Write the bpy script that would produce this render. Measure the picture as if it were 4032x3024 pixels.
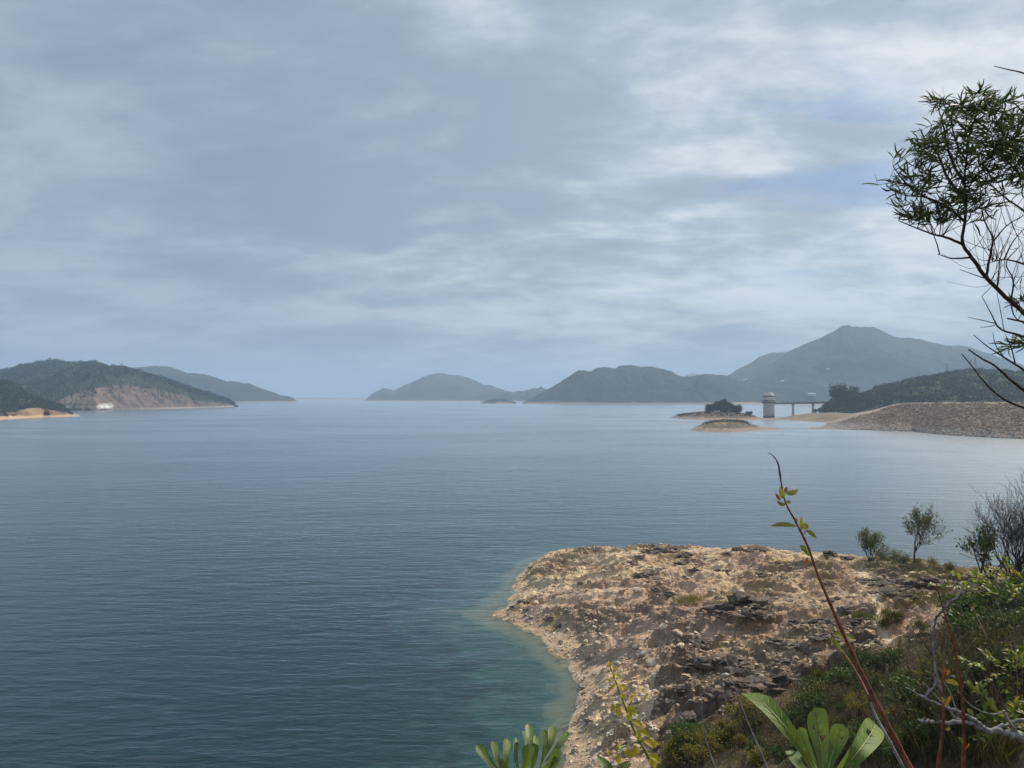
import bpy, bmesh, math, random
import numpy as np
from mathutils import Vector, Matrix

scene = bpy.context.scene
for o in list(bpy.data.objects):
    bpy.data.objects.remove(o)
col = scene.collection
PI = math.pi

# ---------------------------------------------------------------- camera
F = 3046.0                       # focal length in pixels of a 4032 px wide frame
CAM_Z = 20.0                     # metres above the lake
PITCH = math.atan(50.0 / F)      # camera looks very slightly up
cam_data = bpy.data.cameras.new('camera')
cam_data.sensor_width = 36.0
cam_data.lens = F / 4032.0 * 36.0
cam_data.clip_start = 0.05
cam_data.clip_end = 30000.0
cam = bpy.data.objects.new('camera', cam_data)
col.objects.link(cam)
cam.location = (0, 0, CAM_Z)
cam.rotation_euler = (PI / 2 + PITCH, 0, 0)
scene.camera = cam

# ---------------------------------------------------------------- sun
SUN_AZ, SUN_EL = math.radians(50), math.radians(43)     # to the right of the view, ahead
sun_dir = Vector((math.sin(SUN_AZ) * math.cos(SUN_EL), math.cos(SUN_AZ) * math.cos(SUN_EL), math.sin(SUN_EL)))
sd = bpy.data.lights.new('sun', 'SUN')
sd.energy = 5.0
sd.angle = math.radians(1.5)
sd.color = (1.0, 0.90, 0.74)
sun = bpy.data.objects.new('sun', sd)
col.objects.link(sun)
sun.rotation_euler = sun_dir.to_track_quat('Z', 'Y').to_euler()

# ---------------------------------------------------------------- node helpers
def node(nt, typ, **kw):
    n = nt.nodes.new(typ)
    for k, v in kw.items():
        if k in n.inputs.keys():
            n.inputs[k].default_value = v
        else:
            setattr(n, k, v)
    return n
def setin(nt, n, key, val):
    """val: a socket (linked) or a constant"""
    s = n.inputs[key]
    if isinstance(val, bpy.types.NodeSocket):
        nt.links.new(val, s)
    else:
        if s.type == 'RGBA' and hasattr(val, '__len__') and len(val) == 3:
            val = (*val, 1)
        s.default_value = val
def math_(nt, op, a, b=None, c=None, clamp=False):
    n = nt.nodes.new('ShaderNodeMath'); n.operation = op; n.use_clamp = clamp
    setin(nt, n, 0, a)
    if b is not None: setin(nt, n, 1, b)
    if c is not None: setin(nt, n, 2, c)
    return n.outputs[0]
def vmath(nt, op, a, b=None):
    n = nt.nodes.new('ShaderNodeVectorMath'); n.operation = op
    setin(nt, n, 0, a)
    if b is not None: setin(nt, n, 1, b)
    return n.outputs['Value'] if op in ('DOT_PRODUCT', 'LENGTH') else n.outputs[0]
def mix(nt, f, a, b):
    n = nt.nodes.new('ShaderNodeMix'); n.data_type = 'RGBA'
    setin(nt, n, 0, f); setin(nt, n, 6, a); setin(nt, n, 7, b)
    return n.outputs[2]
def mul(nt, a, b, f=1.0):
    n = nt.nodes.new('ShaderNodeMix'); n.data_type = 'RGBA'; n.blend_type = 'MULTIPLY'
    setin(nt, n, 0, f); setin(nt, n, 6, a); setin(nt, n, 7, b)
    return n.outputs[2]
def noise(nt, vec, scale, detail=4, rough=0.5, dist=0.0):
    n = nt.nodes.new('ShaderNodeTexNoise')
    setin(nt, n, 'Vector', vec); n.inputs['Scale'].default_value = scale
    n.inputs['Detail'].default_value = detail; n.inputs['Roughness'].default_value = rough
    n.inputs['Distortion'].default_value = dist
    return n.outputs['Fac']
def rng_(nt, v, a, b, c=0.0, d=1.0, smooth=True):
    n = nt.nodes.new('ShaderNodeMapRange')
    n.interpolation_type = 'SMOOTHSTEP' if smooth else 'LINEAR'
    setin(nt, n, 'Value', v)
    for k, x in zip(('From Min', 'From Max', 'To Min', 'To Max'), (a, b, c, d)):
        n.inputs[k].default_value = x
    return n.outputs[0]
def mapping(nt, vec, scale=(1, 1, 1), rot=(0, 0, 0), loc=(0, 0, 0)):
    n = nt.nodes.new('ShaderNodeMapping')
    setin(nt, n, 'Vector', vec)
    n.inputs['Scale'].default_value = scale; n.inputs['Rotation'].default_value = rot; n.inputs['Location'].default_value = loc
    return n.outputs[0]
def bump(nt, h, strength, dist):
    n = nt.nodes.new('ShaderNodeBump')
    setin(nt, n, 'Height', h); n.inputs['Strength'].default_value = strength; n.inputs['Distance'].default_value = dist
    return n.outputs[0]

# ---------------------------------------------------------------- world: broken stratocumulus over a clear sky
world = bpy.data.worlds.new('World')
scene.world = world
world.use_nodes = True
nt = world.node_tree
nt.nodes.clear()
out = nt.nodes.new('ShaderNodeOutputWorld')
bg = nt.nodes.new('ShaderNodeBackground')
bg.inputs['Strength'].default_value = 0.1
nt.links.new(bg.outputs[0], out.inputs['Surface'])
sky = nt.nodes.new('ShaderNodeTexSky')
sky.sky_type = 'NISHITA'; sky.sun_disc = False
sky.sun_elevation = SUN_EL; sky.sun_rotation = SUN_AZ
tc = nt.nodes.new('ShaderNodeTexCoord')
d = vmath(nt, 'NORMALIZE', tc.outputs['Generated'])
sep = nt.nodes.new('ShaderNodeSeparateXYZ'); nt.links.new(d, sep.inputs[0])
zz = math_(nt, 'MAXIMUM', sep.outputs[2], 0.0)
zc = math_(nt, 'ADD', zz, 0.22)
comb = nt.nodes.new('ShaderNodeCombineXYZ')
nt.links.new(math_(nt, 'DIVIDE', sep.outputs[0], zc), comb.inputs[0])
nt.links.new(math_(nt, 'DIVIDE', sep.outputs[1], zc), comb.inputs[1])
cv = comb.outputs[0]
big = noise(nt, mapping(nt, cv, (0.8, 1.0, 1), (0, 0, 0.25), (3.1, 1.7, 0.0)), 1.0, 3, 0.5, 0.3)
med = noise(nt, mapping(nt, cv, (0.85, 1.15, 1), (0, 0, 0.3), (7.3, 2.2, 4.0)), 2.7, 7, 0.58, 0.3)
fin = noise(nt, mapping(nt, cv, (0.8, 1.5, 1), (0, 0, 0.35), (1.3, 5.2, 9.0)), 7.0, 6, 0.62, 0.25)
dens = math_(nt, 'ADD', math_(nt, 'MULTIPLY', big, 0.42), math_(nt, 'ADD', math_(nt, 'MULTIPLY', med, 0.43), math_(nt, 'MULTIPLY', fin, 0.15)))
# the cloud sheet thins towards the sun
thin_dir = Vector((0.46, 0.84, 0.31)).normalized()
thin = rng_(nt, vmath(nt, 'DOT_PRODUCT', d, tuple(thin_dir)), 0.66, 0.985, 0.0, 1.0, False)
thin = math_(nt, 'MULTIPLY', thin, rng_(nt, zz, 0.0, 0.22, 0.45, 1.0))
br = math_(nt, 'ADD', math_(nt, 'MULTIPLY', rng_(nt, dens, 0.395, 0.61, 0.0, 1.0), math_(nt, 'ADD', 0.48, math_(nt, 'MULTIPLY', thin, 0.22))), math_(nt, 'MULTIPLY', thin, 0.40))
ramp = nt.nodes.new('ShaderNodeValToRGB')
nt.links.new(br, ramp.inputs[0])
els = ramp.color_ramp.elements
CLOUD = [(0.0, (2.5, 3.15, 4.25)), (0.28, (3.25, 3.95, 5.0)), (0.52, (4.4, 5.15, 5.95)), (0.76, (6.1, 6.75, 7.35)), (1.0, (8.0, 8.4, 8.7))]
for i, (p, c) in enumerate(CLOUD):
    e = els[i] if i < 2 else els.new(p)
    e.position = p; e.color = (*c, 1)
gapn = noise(nt, mapping(nt, cv, (0.8, 1.9, 1), (0, 0, 0.12), (2.5, 8.1, 2.0)), 1.5, 5, 0.6, 0.3)
gap_at = rng_(nt, vmath(nt, 'DOT_PRODUCT', d, tuple(Vector((0.37, 1.0, 0.285)).normalized())), 0.986, 0.9995)
gap = math_(nt, 'MULTIPLY', rng_(nt, gapn, 0.45, 0.62), gap_at)
blue = mul(nt, sky.outputs[0], (0.50, 0.64, 0.86))
skycol = mix(nt, math_(nt, 'MULTIPLY', gap, 0.55), ramp.outputs[0], blue)
nt.links.new(skycol, bg.inputs['Color'])

# ---------------------------------------------------------------- render look
vs = scene.view_settings
scene.display_settings.display_device = 'sRGB'
vs.view_transform = 'Standard'; vs.look = 'None'; vs.exposure = 0.04; vs.gamma = 1.0; vs.use_curve_mapping = False
scene.render.engine = 'CYCLES'
cy = scene.cycles
cy.use_denoising = True
cy.max_bounces = 6; cy.diffuse_bounces = 2; cy.glossy_bounces = 2; cy.transmission_bounces = 3
cy.transparent_max_bounces = 8; cy.volume_bounces = 1
cy.caustics_reflective = False; cy.caustics_refractive = False

# ---------------------------------------------------------------- geometry helpers
CA, SA = math.cos(PITCH), math.sin(PITCH)
def ray(u, v):
    yu = -(v - 1512.0) / F
    dy = CA - yu * SA
    return (u - 2016.0) / F / dy, (SA + yu * CA) / dy        # x and z per metre of depth
def px(u, v, d):
    """point seen at photo pixel (u, v), d metres ahead of the camera"""
    a, b = ray(u, v)
    return Vector((a * d, d, CAM_Z + b * d))
def water_depth(u, v, z=0.0):
    a, b = ray(u, v)
    return (z - CAM_Z) / b
def on_z(u, v, z=0.0):
    return px(u, v, water_depth(u, v, z))
def vz(z, d):
    """pixel row of a point at height z and depth d"""
    b = (z - CAM_Z) / d
    yu = (b * CA - SA) / (CA + b * SA)
    return 1512.0 - yu * F
def to_px(x, y, z):
    h = z - CAM_Z
    fw = y * CA + h * SA
    up = -y * SA + h * CA
    fw = np.where(np.abs(fw) < 1e-3, 1e-3, fw)
    return 2016.0 + F * x / fw, 1512.0 - F * up / fw

def link(o, parent=None):
    col.objects.link(o)
    if parent is not None: o.parent = parent
    return o
def mk(name, verts, faces, mat, parent=None, smooth=False, loc=None):
    me = bpy.data.meshes.new(name)
    if isinstance(verts, np.ndarray): verts = verts.tolist()
    if isinstance(faces, np.ndarray): faces = faces.tolist()
    me.from_pydata(verts, [], faces)
    if smooth:
        me.polygons.foreach_set('use_smooth', [True] * len(me.polygons))
    me.materials.append(mat)
    me.update()
    o = link(bpy.data.objects.new(name, me), parent)
    if loc is not None: o.location = loc
    return o
def place(name, me, loc, rot=(0, 0, 0), sc=1.0, parent=None):
    o = link(bpy.data.objects.new(name, me), parent)
    o.location = loc; o.rotation_euler = rot
    o.scale = (sc, sc, sc) if not hasattr(sc, '__len__') else sc
    return o
def empty(name, loc):
    o = bpy.data.objects.new(name, None)
    o.empty_display_size = 0.2
    link(o); o.location = loc
    return o
def tag(o, label, cat, group=None):
    o['label'] = label; o['category'] = cat
    if group: o['group'] = group
    return o
def struct(o, label=None):
    o['kind'] = 'structure'
    if label: o['label'] = label
    return o
def stuff(o):
    o['kind'] = 'stuff'
    return o
def copy_tree(o, parent=None):
    c = o.copy(); col.objects.link(c); c.parent = parent
    for ch in o.children:
        copy_tree(ch, c)
    return c

class MB:
    """collects shapes for ONE mesh"""
    def __init__(s): s.v = []; s.f = []
    def add(s, verts, faces):
        b = len(s.v); s.v.extend(verts); s.f.extend([tuple(i + b for i in f) for f in faces])
    def box(s, c, h, rz=0.0, taper=1.0):
        cr, sr = math.cos(rz), math.sin(rz); vs_ = []
        for z in (-1, 1):
            k = taper if z > 0 else 1.0
            for x, y in ((-1, -1), (1, -1), (1, 1), (-1, 1)):
                X, Y = x * h[0] * k, y * h[1] * k
                vs_.append((c[0] + X * cr - Y * sr, c[1] + X * sr + Y * cr, c[2] + z * h[2]))
        s.add(vs_, [(3, 2, 1, 0), (4, 5, 6, 7), (0, 1, 5, 4), (1, 2, 6, 5), (2, 3, 7, 6), (3, 0, 4, 7)])
    def lathe(s, c, prof, n=28, cap=True):
        vs_ = []; fs = []
        for r, z in prof:
            for i in range(n):
                a = 2 * PI * i / n
                vs_.append((c[0] + r * math.cos(a), c[1] + r * math.sin(a), c[2] + z))
        for k in range(len(prof) - 1):
            for i in range(n):
                j = (i + 1) % n
                fs.append((k * n + i, k * n + j, (k + 1) * n + j, (k + 1) * n + i))
        if cap:
            fs.append(tuple(range(n - 1, -1, -1)))
            fs.append(tuple(range((len(prof) - 1) * n, len(prof) * n)))
        s.add(vs_, fs)
    def tube(s, pts, rad, n=6):
        pts = [Vector(p) for p in pts]
        m = len(pts)
        if not hasattr(rad, '__len__'): rad = [rad] * m
        t0 = (pts[1] - pts[0]).normalized()
        ref = Vector((0, 0, 1)) if abs(t0.z) < 0.9 else Vector((1, 0, 0))
        nrm = t0.cross(ref).normalized()
        vs_ = []; fs = []
        for i, p in enumerate(pts):
            t = (pts[min(i + 1, m - 1)] - pts[max(i - 1, 0)])
            t = t.normalized() if t.length > 1e-9 else t0
            nrm = (nrm - t * nrm.dot(t))
            nrm = nrm.normalized() if nrm.length > 1e-6 else t.orthogonal().normalized()
            bi = t.cross(nrm)
            for k in range(n):
                a = 2 * PI * k / n
                vs_.append(tuple(p + (nrm * math.cos(a) + bi * math.sin(a)) * rad[i]))
        for i in range(m - 1):
            for k in range(n):
                j = (k + 1) % n
                fs.append((i * n + k, i * n + j, (i + 1) * n + j, (i + 1) * n + k))
        fs.append(tuple(range(n - 1, -1, -1))); fs.append(tuple(range((m - 1) * n, m * n)))
        s.add(vs_, fs)
    def build(s, name, mat, parent=None, smooth=False, loc=None):
        if loc is not None:
            L = Vector(loc); s.v = [tuple(Vector(p) - L) for p in s.v]
        o = mk(name, s.v, s.f, mat, parent, smooth)
        if loc is not None: o.location = loc
        return o

def spline(pts, n):
    """Catmull-Rom through pts, n samples per span"""
    P = [Vector(p) for p in pts]; m = len(P)
    h = [max((P[i + 1] - P[i]).length, 1e-6) for i in range(m - 1)]
    v = [(P[i + 1] - P[i]) / h[i] for i in range(m - 1)]
    T = [v[0]] + [(v[i - 1] * h[i] + v[i] * h[i - 1]) / (h[i - 1] + h[i]) for i in range(1, m - 1)] + [v[-1]]
    res = []
    for i in range(m - 1):
        for k in range(n):
            t = k / n; t2 = t * t; t3 = t2 * t
            res.append(P[i] * (2 * t3 - 3 * t2 + 1) + T[i] * h[i] * (t3 - 2 * t2 + t) + P[i + 1] * (3 * t2 - 2 * t3) + T[i + 1] * h[i] * (t3 - t2))
    res.append(P[-1].copy())
    return res
def lerp(a, b, t): return a + (b - a) * t
def sstep(a, b, x):
    t = np.clip((x - a) / (b - a), 0, 1); return t * t * (3 - 2 * t)

# gradient noise in numpy
def _grad(ix, iy, seed):
    h = (ix * 374761393 + iy * 668265263 + seed * 982451653) & 0x7fffffff
    h = ((h ^ (h >> 13)) * 1274126177) & 0x7fffffff
    h = h ^ (h >> 16)
    a = (h & 0xffff) / 65536.0 * 2 * np.pi
    return np.cos(a), np.sin(a)
def pn(x, y, seed=0):
    x = np.asarray(x, float); y = np.asarray(y, float)
    ix = np.floor(x).astype(np.int64); iy = np.floor(y).astype(np.int64)
    fx = x - ix; fy = y - iy
    u = fx ** 3 * (fx * (fx * 6 - 15) + 10); w = fy ** 3 * (fy * (fy * 6 - 15) + 10)
    def g(a, b):
        gx, gy = _grad(ix + a, iy + b, seed)
        return gx * (fx - a) + gy * (fy - b)
    n0 = g(0, 0) + u * (g(1, 0) - g(0, 0)); n1 = g(0, 1) + u * (g(1, 1) - g(0, 1))
    return 1.5 * (n0 + w * (n1 - n0))
def fbm(x, y, octs=4, seed=0, gain=0.5):
    s = 0; a = 1.0; f = 1.0
    for k in range(octs):
        s = s + a * pn(x * f, y * f, seed + k * 17); a *= gain; f *= 2.03
    return s
def ridged(x, y, octs=4, seed=0, gain=0.5):
    s = 0; a = 1.0; f = 1.0
    for k in range(octs):
        s = s + a * (1 - 2 * np.abs(pn(x * f, y * f, seed + k * 31))); a *= gain; f *= 2.07
    return s

# ================================================================ materials
def newmat(name):
    m = bpy.data.materials.new(name); m.use_nodes = True
    t = m.node_tree; t.nodes.clear()
    o = t.nodes.new('ShaderNodeOutputMaterial')
    return m, t, o
def principled(t, o, colr, rough=0.8, spec=0.3, normal=None, metallic=0.0):
    p = t.nodes.new('ShaderNodeBsdfPrincipled')
    setin(t, p, 'Base Color', colr); setin(t, p, 'Roughness', rough)
    p.inputs['Specular IOR Level'].default_value = spec; p.inputs['Metallic'].default_value = metallic
    if normal is not None: t.links.new(normal, p.inputs['Normal'])
    t.links.new(p.outputs[0], o.inputs['Surface'])
    return p
def geo(t): return t.nodes.new('ShaderNodeNewGeometry')
def objco(t): return t.nodes.new('ShaderNodeTexCoord').outputs['Object']
def island(t): return geo(t).outputs['Random Per Island']

def mottled(name, a, b, scale=3.0, rough=0.85, bump_s=0.3, bump_d=0.02, c=None, spec=0.25):
    """two or three colours mixed by noise, with fine relief"""
    m, t, o = newmat(name)
    co = objco(t)
    k = noise(t, co, scale, 6, 0.6)
    colr = mix(t, rng_(t, k, 0.35, 0.65), a, b)
    if c is not None:
        colr = mix(t, rng_(t, noise(t, co, scale * 0.37, 3), 0.52, 0.68), colr, c)
    colr = mul(t, colr, mix(t, noise(t, co, scale * 9, 4), (0.6, 0.6, 0.6), (1.3, 1.3, 1.3)))
    n = bump(t, noise(t, co, scale * 5, 6, 0.65), bump_s, bump_d)
    principled(t, o, colr, rough, spec, n)
    return m
def leafmat(name, cols, transl=0.3, rough=0.5, spec=0.4, spots=None):
    """leaves: each leaf (mesh island) picks its own shade between the colours"""
    m, t, o = newmat(name)
    r = t.nodes.new('ShaderNodeValToRGB')
    e = r.color_ramp.elements
    for i, c in enumerate(cols):
        p = i / max(1, len(cols) - 1)
        x = e[i] if i < 2 else e.new(p)
        x.position = p; x.color = (*c, 1)
    oi = t.nodes.new('ShaderNodeObjectInfo')
    f = math_(t, 'FRACT', math_(t, 'ADD', island(t), oi.outputs['Random']))
    t.links.new(f, r.inputs[0])
    co = objco(t)
    colr = mul(t, r.outputs[0], mix(t, noise(t, co, 40.0, 4), (0.75, 0.75, 0.75), (1.2, 1.2, 1.2)))
    if spots:                                   # dry brown blemishes and paler blotches
        colr = mix(t, rng_(t, noise(t, co, 55.0, 3, 0.6), 0.45, 0.7), colr, mul(t, colr, (1.35, 1.25, 1.0)))
        colr = mix(t, rng_(t, noise(t, co, 130.0, 4, 0.65), spots, spots + 0.05), colr, (0.10, 0.06, 0.025))
        colr = mix(t, rng_(t, noise(t, co, 28.0, 3, 0.5), 0.66, 0.76, 0.0, 0.7), colr, (0.30, 0.26, 0.06))
    p = t.nodes.new('ShaderNodeBsdfPrincipled')
    setin(t, p, 'Base Color', colr); p.inputs['Roughness'].default_value = rough
    p.inputs['Specular IOR Level'].default_value = spec
    tr = t.nodes.new('ShaderNodeBsdfTranslucent')
    setin(t, tr, 'Color', mul(t, colr, (1.25, 1.3, 0.7)))
    mx = t.nodes.new('ShaderNodeMixShader'); mx.inputs[0].default_value = transl
    t.links.new(p.outputs[0], mx.inputs[1]); t.links.new(tr.outputs[0], mx.inputs[2])
    t.links.new(mx.outputs[0], o.inputs['Surface'])
    return m

def woodmat(name, dark, mid, light, crown):
    m, t, o = newmat(name)
    pos = geo(t).outputs['Position']
    k = noise(t, pos, 1.0 / crown, 3, 0.6)
    c = mix(t, rng_(t, k, 0.32, 0.55), dark, mid)
    c = mix(t, rng_(t, k, 0.52, 0.72), c, light)
    c = mul(t, c, mix(t, island(t), (0.6, 0.6, 0.6), (1.4, 1.4, 1.3)))
    principled(t, o, c, 0.9, 0.08)
    return m

def hill_material(name, green_a, green_b, bald, scale, beach_top, beach_a=(0.42, 0.33, 0.24), beach_b=(0.30, 0.22, 0.17), bald_amt=0.5, grain=4.0):
    """scrub forest with grassy patches above, bare draw-down shore below"""
    m, t, o = newmat(name)
    g = geo(t); pos = g.outputs['Position']
    k = noise(t, pos, 1.0 / scale, 6, 0.6)
    k2 = noise(t, pos, 1.0 / grain, 4, 0.7)
    c = mix(t, rng_(t, k, 0.35, 0.65), green_a, green_b)
    c = mul(t, c, mix(t, rng_(t, k2, 0.3, 0.7), (0.45, 0.45, 0.5), (1.45, 1.45, 1.35)))
    k3 = noise(t, pos, 0.6 / scale, 5, 0.65, 0.4)
    c = mix(t, rng_(t, k3, 0.62 - 0.1 * bald_amt, 0.78 - 0.1 * bald_amt), c, bald)
    s = t.nodes.new('ShaderNodeSeparateXYZ'); t.links.new(pos, s.inputs[0])
    edge = math_(t, 'ADD', s.outputs[2], math_(t, 'MULTIPLY', math_(t, 'SUBTRACT', noise(t, pos, 1.0 / (beach_top * 4), 4, 0.6), 0.5), beach_top * 1.6))
    bm_ = rng_(t, edge, beach_top * 0.8, beach_top * 1.15, 1.0, 0.0)
    strat = noise(t, mapping(t, pos, (0.03, 0.03, 1.2)), 1.0, 4, 0.6)
    bc = mix(t, strat, beach_a, beach_b)
    c = mix(t, bm_, c, bc)
    n = bump(t, k2, 0.6, grain * 0.5)
    principled(t, o, c, 0.95, 0.05, n)
    return m

M = {}
M['hill_far'] = hill_material('hill_far', (0.020, 0.027, 0.025), (0.030, 0.037, 0.032), (0.042, 0.046, 0.038), 160, 4.5, (0.28, 0.22, 0.17), (0.20, 0.16, 0.13), bald_amt=0.5, grain=14)
M['hill_main'] = hill_material('hill_main', (0.020, 0.027, 0.025), (0.032, 0.039, 0.034), (0.058, 0.060, 0.048), 140, 5.0, (0.36, 0.29, 0.22), bald_amt=0.7, grain=11)
M['hill_wood'] = hill_material('hill_wood', (0.035, 0.058, 0.028), (0.06, 0.085, 0.035), (0.10, 0.11, 0.05), 70, 3.0, (0.50, 0.40, 0.28), bald_amt=0.4, grain=5)
M['islet'] = hill_material('islet', (0.13, 0.105, 0.085), (0.20, 0.155, 0.12), (0.32, 0.22, 0.14), 9, 1.6, (0.40, 0.29, 0.21), (0.22, 0.17, 0.145), bald_amt=1.0, grain=1.4)
M['sand_point'] = hill_material('sand_point', (0.12, 0.09, 0.055), (0.24, 0.155, 0.09), (0.36, 0.24, 0.14), 14, 2.6, (0.56, 0.40, 0.26), (0.40, 0.27, 0.165), bald_amt=1.4, grain=2.0)
M['flat_land'] = hill_material('flat_land', (0.19, 0.155, 0.10), (0.24, 0.19, 0.13), (0.29, 0.22, 0.155), 18, 1.2, (0.31, 0.245, 0.185), (0.22, 0.175, 0.14), bald_amt=1.2, grain=1.6)
M['bank_soil'] = mottled('bank_soil', (0.24, 0.18, 0.13), (0.36, 0.28, 0.22), 0.3, 0.95, 0.6, 0.4, (0.20, 0.15, 0.11))
M['woodland'] = woodmat('woodland', (0.018, 0.028, 0.019), (0.032, 0.044, 0.027), (0.058, 0.068, 0.038), 11.0)
M['far_leaf'] = leafmat('far_leaf', [(0.025, 0.042, 0.022), (0.04, 0.062, 0.028), (0.06, 0.08, 0.036)], 0.15, 0.8, 0.1)
M['bark'] = mottled('bark', (0.055, 0.045, 0.038), (0.10, 0.085, 0.07), 25, 0.9, 0.5, 0.004)
M['bark_dark'] = mottled('bark_dark', (0.030, 0.026, 0.024), (0.06, 0.052, 0.046), 30, 0.9, 0.5, 0.004)
M['twig_red'] = mottled('twig_red', (0.16, 0.045, 0.025), (0.28, 0.10, 0.05), 60, 0.5, 0.4, 0.001, (0.09, 0.03, 0.022), 0.4)
M['twig_dark'] = mottled('twig_dark', (0.045, 0.018, 0.02), (0.09, 0.035, 0.03), 60, 0.55, 0.4, 0.001)
M['twig_green'] = mottled('twig_green', (0.22, 0.26, 0.06), (0.30, 0.30, 0.08), 50, 0.5, 0.2, 0.001)
M['dead_wood'] = mottled('dead_wood', (0.20, 0.19, 0.18), (0.40, 0.385, 0.36), 30, 0.85, 0.7, 0.003, (0.11, 0.095, 0.085))
M['dry_stalk'] = leafmat('dry_stalk', [(0.07, 0.045, 0.03), (0.20, 0.15, 0.09), (0.12, 0.085, 0.055), (0.26, 0.21, 0.14), (0.36, 0.31, 0.23)], 0.0, 0.9, 0.1)
M['leaf_big'] = leafmat('leaf_big', [(0.12, 0.19, 0.035), (0.16, 0.23, 0.05), (0.14, 0.21, 0.05)], 0.35, 0.58, 0.25, spots=0.69)
M['leaf_grey'] = leafmat('leaf_grey', [(0.14, 0.21, 0.075), (0.18, 0.25, 0.10)], 0.25, 0.58, 0.25, spots=0.68)
M['midrib'] = mottled('midrib', (0.32, 0.36, 0.12), (0.38, 0.42, 0.16), 40, 0.5, 0.1, 0.001)
M['leaf_rosette'] = leafmat('leaf_rosette', [(0.075, 0.14, 0.035), (0.12, 0.19, 0.055), (0.15, 0.22, 0.07)], 0.28, 0.5, 0.3, spots=0.71)
M['leaf_yellow'] = leafmat('leaf_yellow', [(0.52, 0.42, 0.03), (0.60, 0.44, 0.025), (0.44, 0.42, 0.045)], 0.35, 0.45, 0.4)
M['leaf_olive'] = leafmat('leaf_olive', [(0.26, 0.27, 0.06), (0.34, 0.30, 0.06), (0.22, 0.26, 0.07)], 0.35, 0.45, 0.4)
M['leaf_spray'] = leafmat('leaf_spray', [(0.09, 0.15, 0.03), (0.14, 0.19, 0.04), (0.22, 0.24, 0.05), (0.28, 0.25, 0.06)], 0.35, 0.5, 0.35)
M['leaf_rust'] = leafmat('leaf_rust', [(0.26, 0.09, 0.04), (0.34, 0.16, 0.05)], 0.3, 0.55, 0.3)
M['leaf_acacia'] = leafmat('leaf_acacia', [(0.028, 0.052, 0.022), (0.045, 0.075, 0.030), (0.07, 0.10, 0.04)], 0.35, 0.5, 0.35)
M['bush_green'] = leafmat('bush_green', [(0.028, 0.065, 0.018), (0.045, 0.09, 0.022), (0.07, 0.12, 0.03), (0.10, 0.13, 0.035)], 0.25, 0.55, 0.3)
M['bush_olive'] = leafmat('bush_olive', [(0.055, 0.065, 0.022), (0.09, 0.10, 0.03), (0.15, 0.15, 0.045), (0.19, 0.17, 0.05)], 0.28, 0.6, 0.25)
M['bush_yellow'] = leafmat('bush_yellow', [(0.10, 0.12, 0.025), (0.17, 0.17, 0.035), (0.26, 0.22, 0.05), (0.30, 0.20, 0.05)], 0.3, 0.6, 0.25)
M['bush_dry'] = leafmat('bush_dry', [(0.09, 0.06, 0.035), (0.14, 0.10, 0.055), (0.20, 0.15, 0.08)], 0.2, 0.8, 0.1)
M['shore_leaf'] = leafmat('shore_leaf', [(0.09, 0.12, 0.065), (0.13, 0.16, 0.09), (0.18, 0.20, 0.12)], 0.25, 0.6, 0.2)
M['slope_grass'] = leafmat('slope_grass', [(0.055, 0.06, 0.022), (0.10, 0.095, 0.04), (0.15, 0.125, 0.06), (0.06, 0.075, 0.022)], 0.2, 0.85, 0.1)
M['grass'] = leafmat('grass', [(0.16, 0.15, 0.055), (0.24, 0.20, 0.09), (0.30, 0.25, 0.13), (0.13, 0.14, 0.045)], 0.25, 0.8, 0.1)
M['concrete'] = mottled('concrete', (0.52, 0.50, 0.47), (0.62, 0.60, 0.56), 0.25, 0.9, 0.15, 0.05, (0.34, 0.32, 0.30))
M['concrete_dark'] = mottled('concrete_dark', (0.13, 0.13, 0.135), (0.17, 0.17, 0.17), 0.4, 0.9, 0.1, 0.03)
M['paint_cream'] = mottled('paint_cream', (0.70, 0.64, 0.50), (0.78, 0.72, 0.58), 0.3, 0.8, 0.05, 0.02, (0.60, 0.54, 0.42))
M['paint_dull'] = mottled('paint_dull', (0.66, 0.63, 0.55), (0.74, 0.71, 0.62), 0.3, 0.8, 0.05, 0.02, (0.46, 0.43, 0.37))
M['dark_glass'] = mottled('dark_glass', (0.03, 0.035, 0.04), (0.05, 0.055, 0.06), 0.5, 0.25, 0.02, 0.01)
M['white_wall'] = mottled('white_wall', (0.72, 0.72, 0.70), (0.80, 0.80, 0.78), 0.1, 0.9, 0.05, 0.05)
M['roof_grey'] = mottled('roof_grey', (0.45, 0.46, 0.48), (0.55, 0.55, 0.56), 0.1, 0.9, 0.05, 0.05)
M['steel'] = mottled('steel', (0.20, 0.21, 0.22), (0.26, 0.27, 0.28), 0.3, 0.5, 0.05, 0.02)

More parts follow.
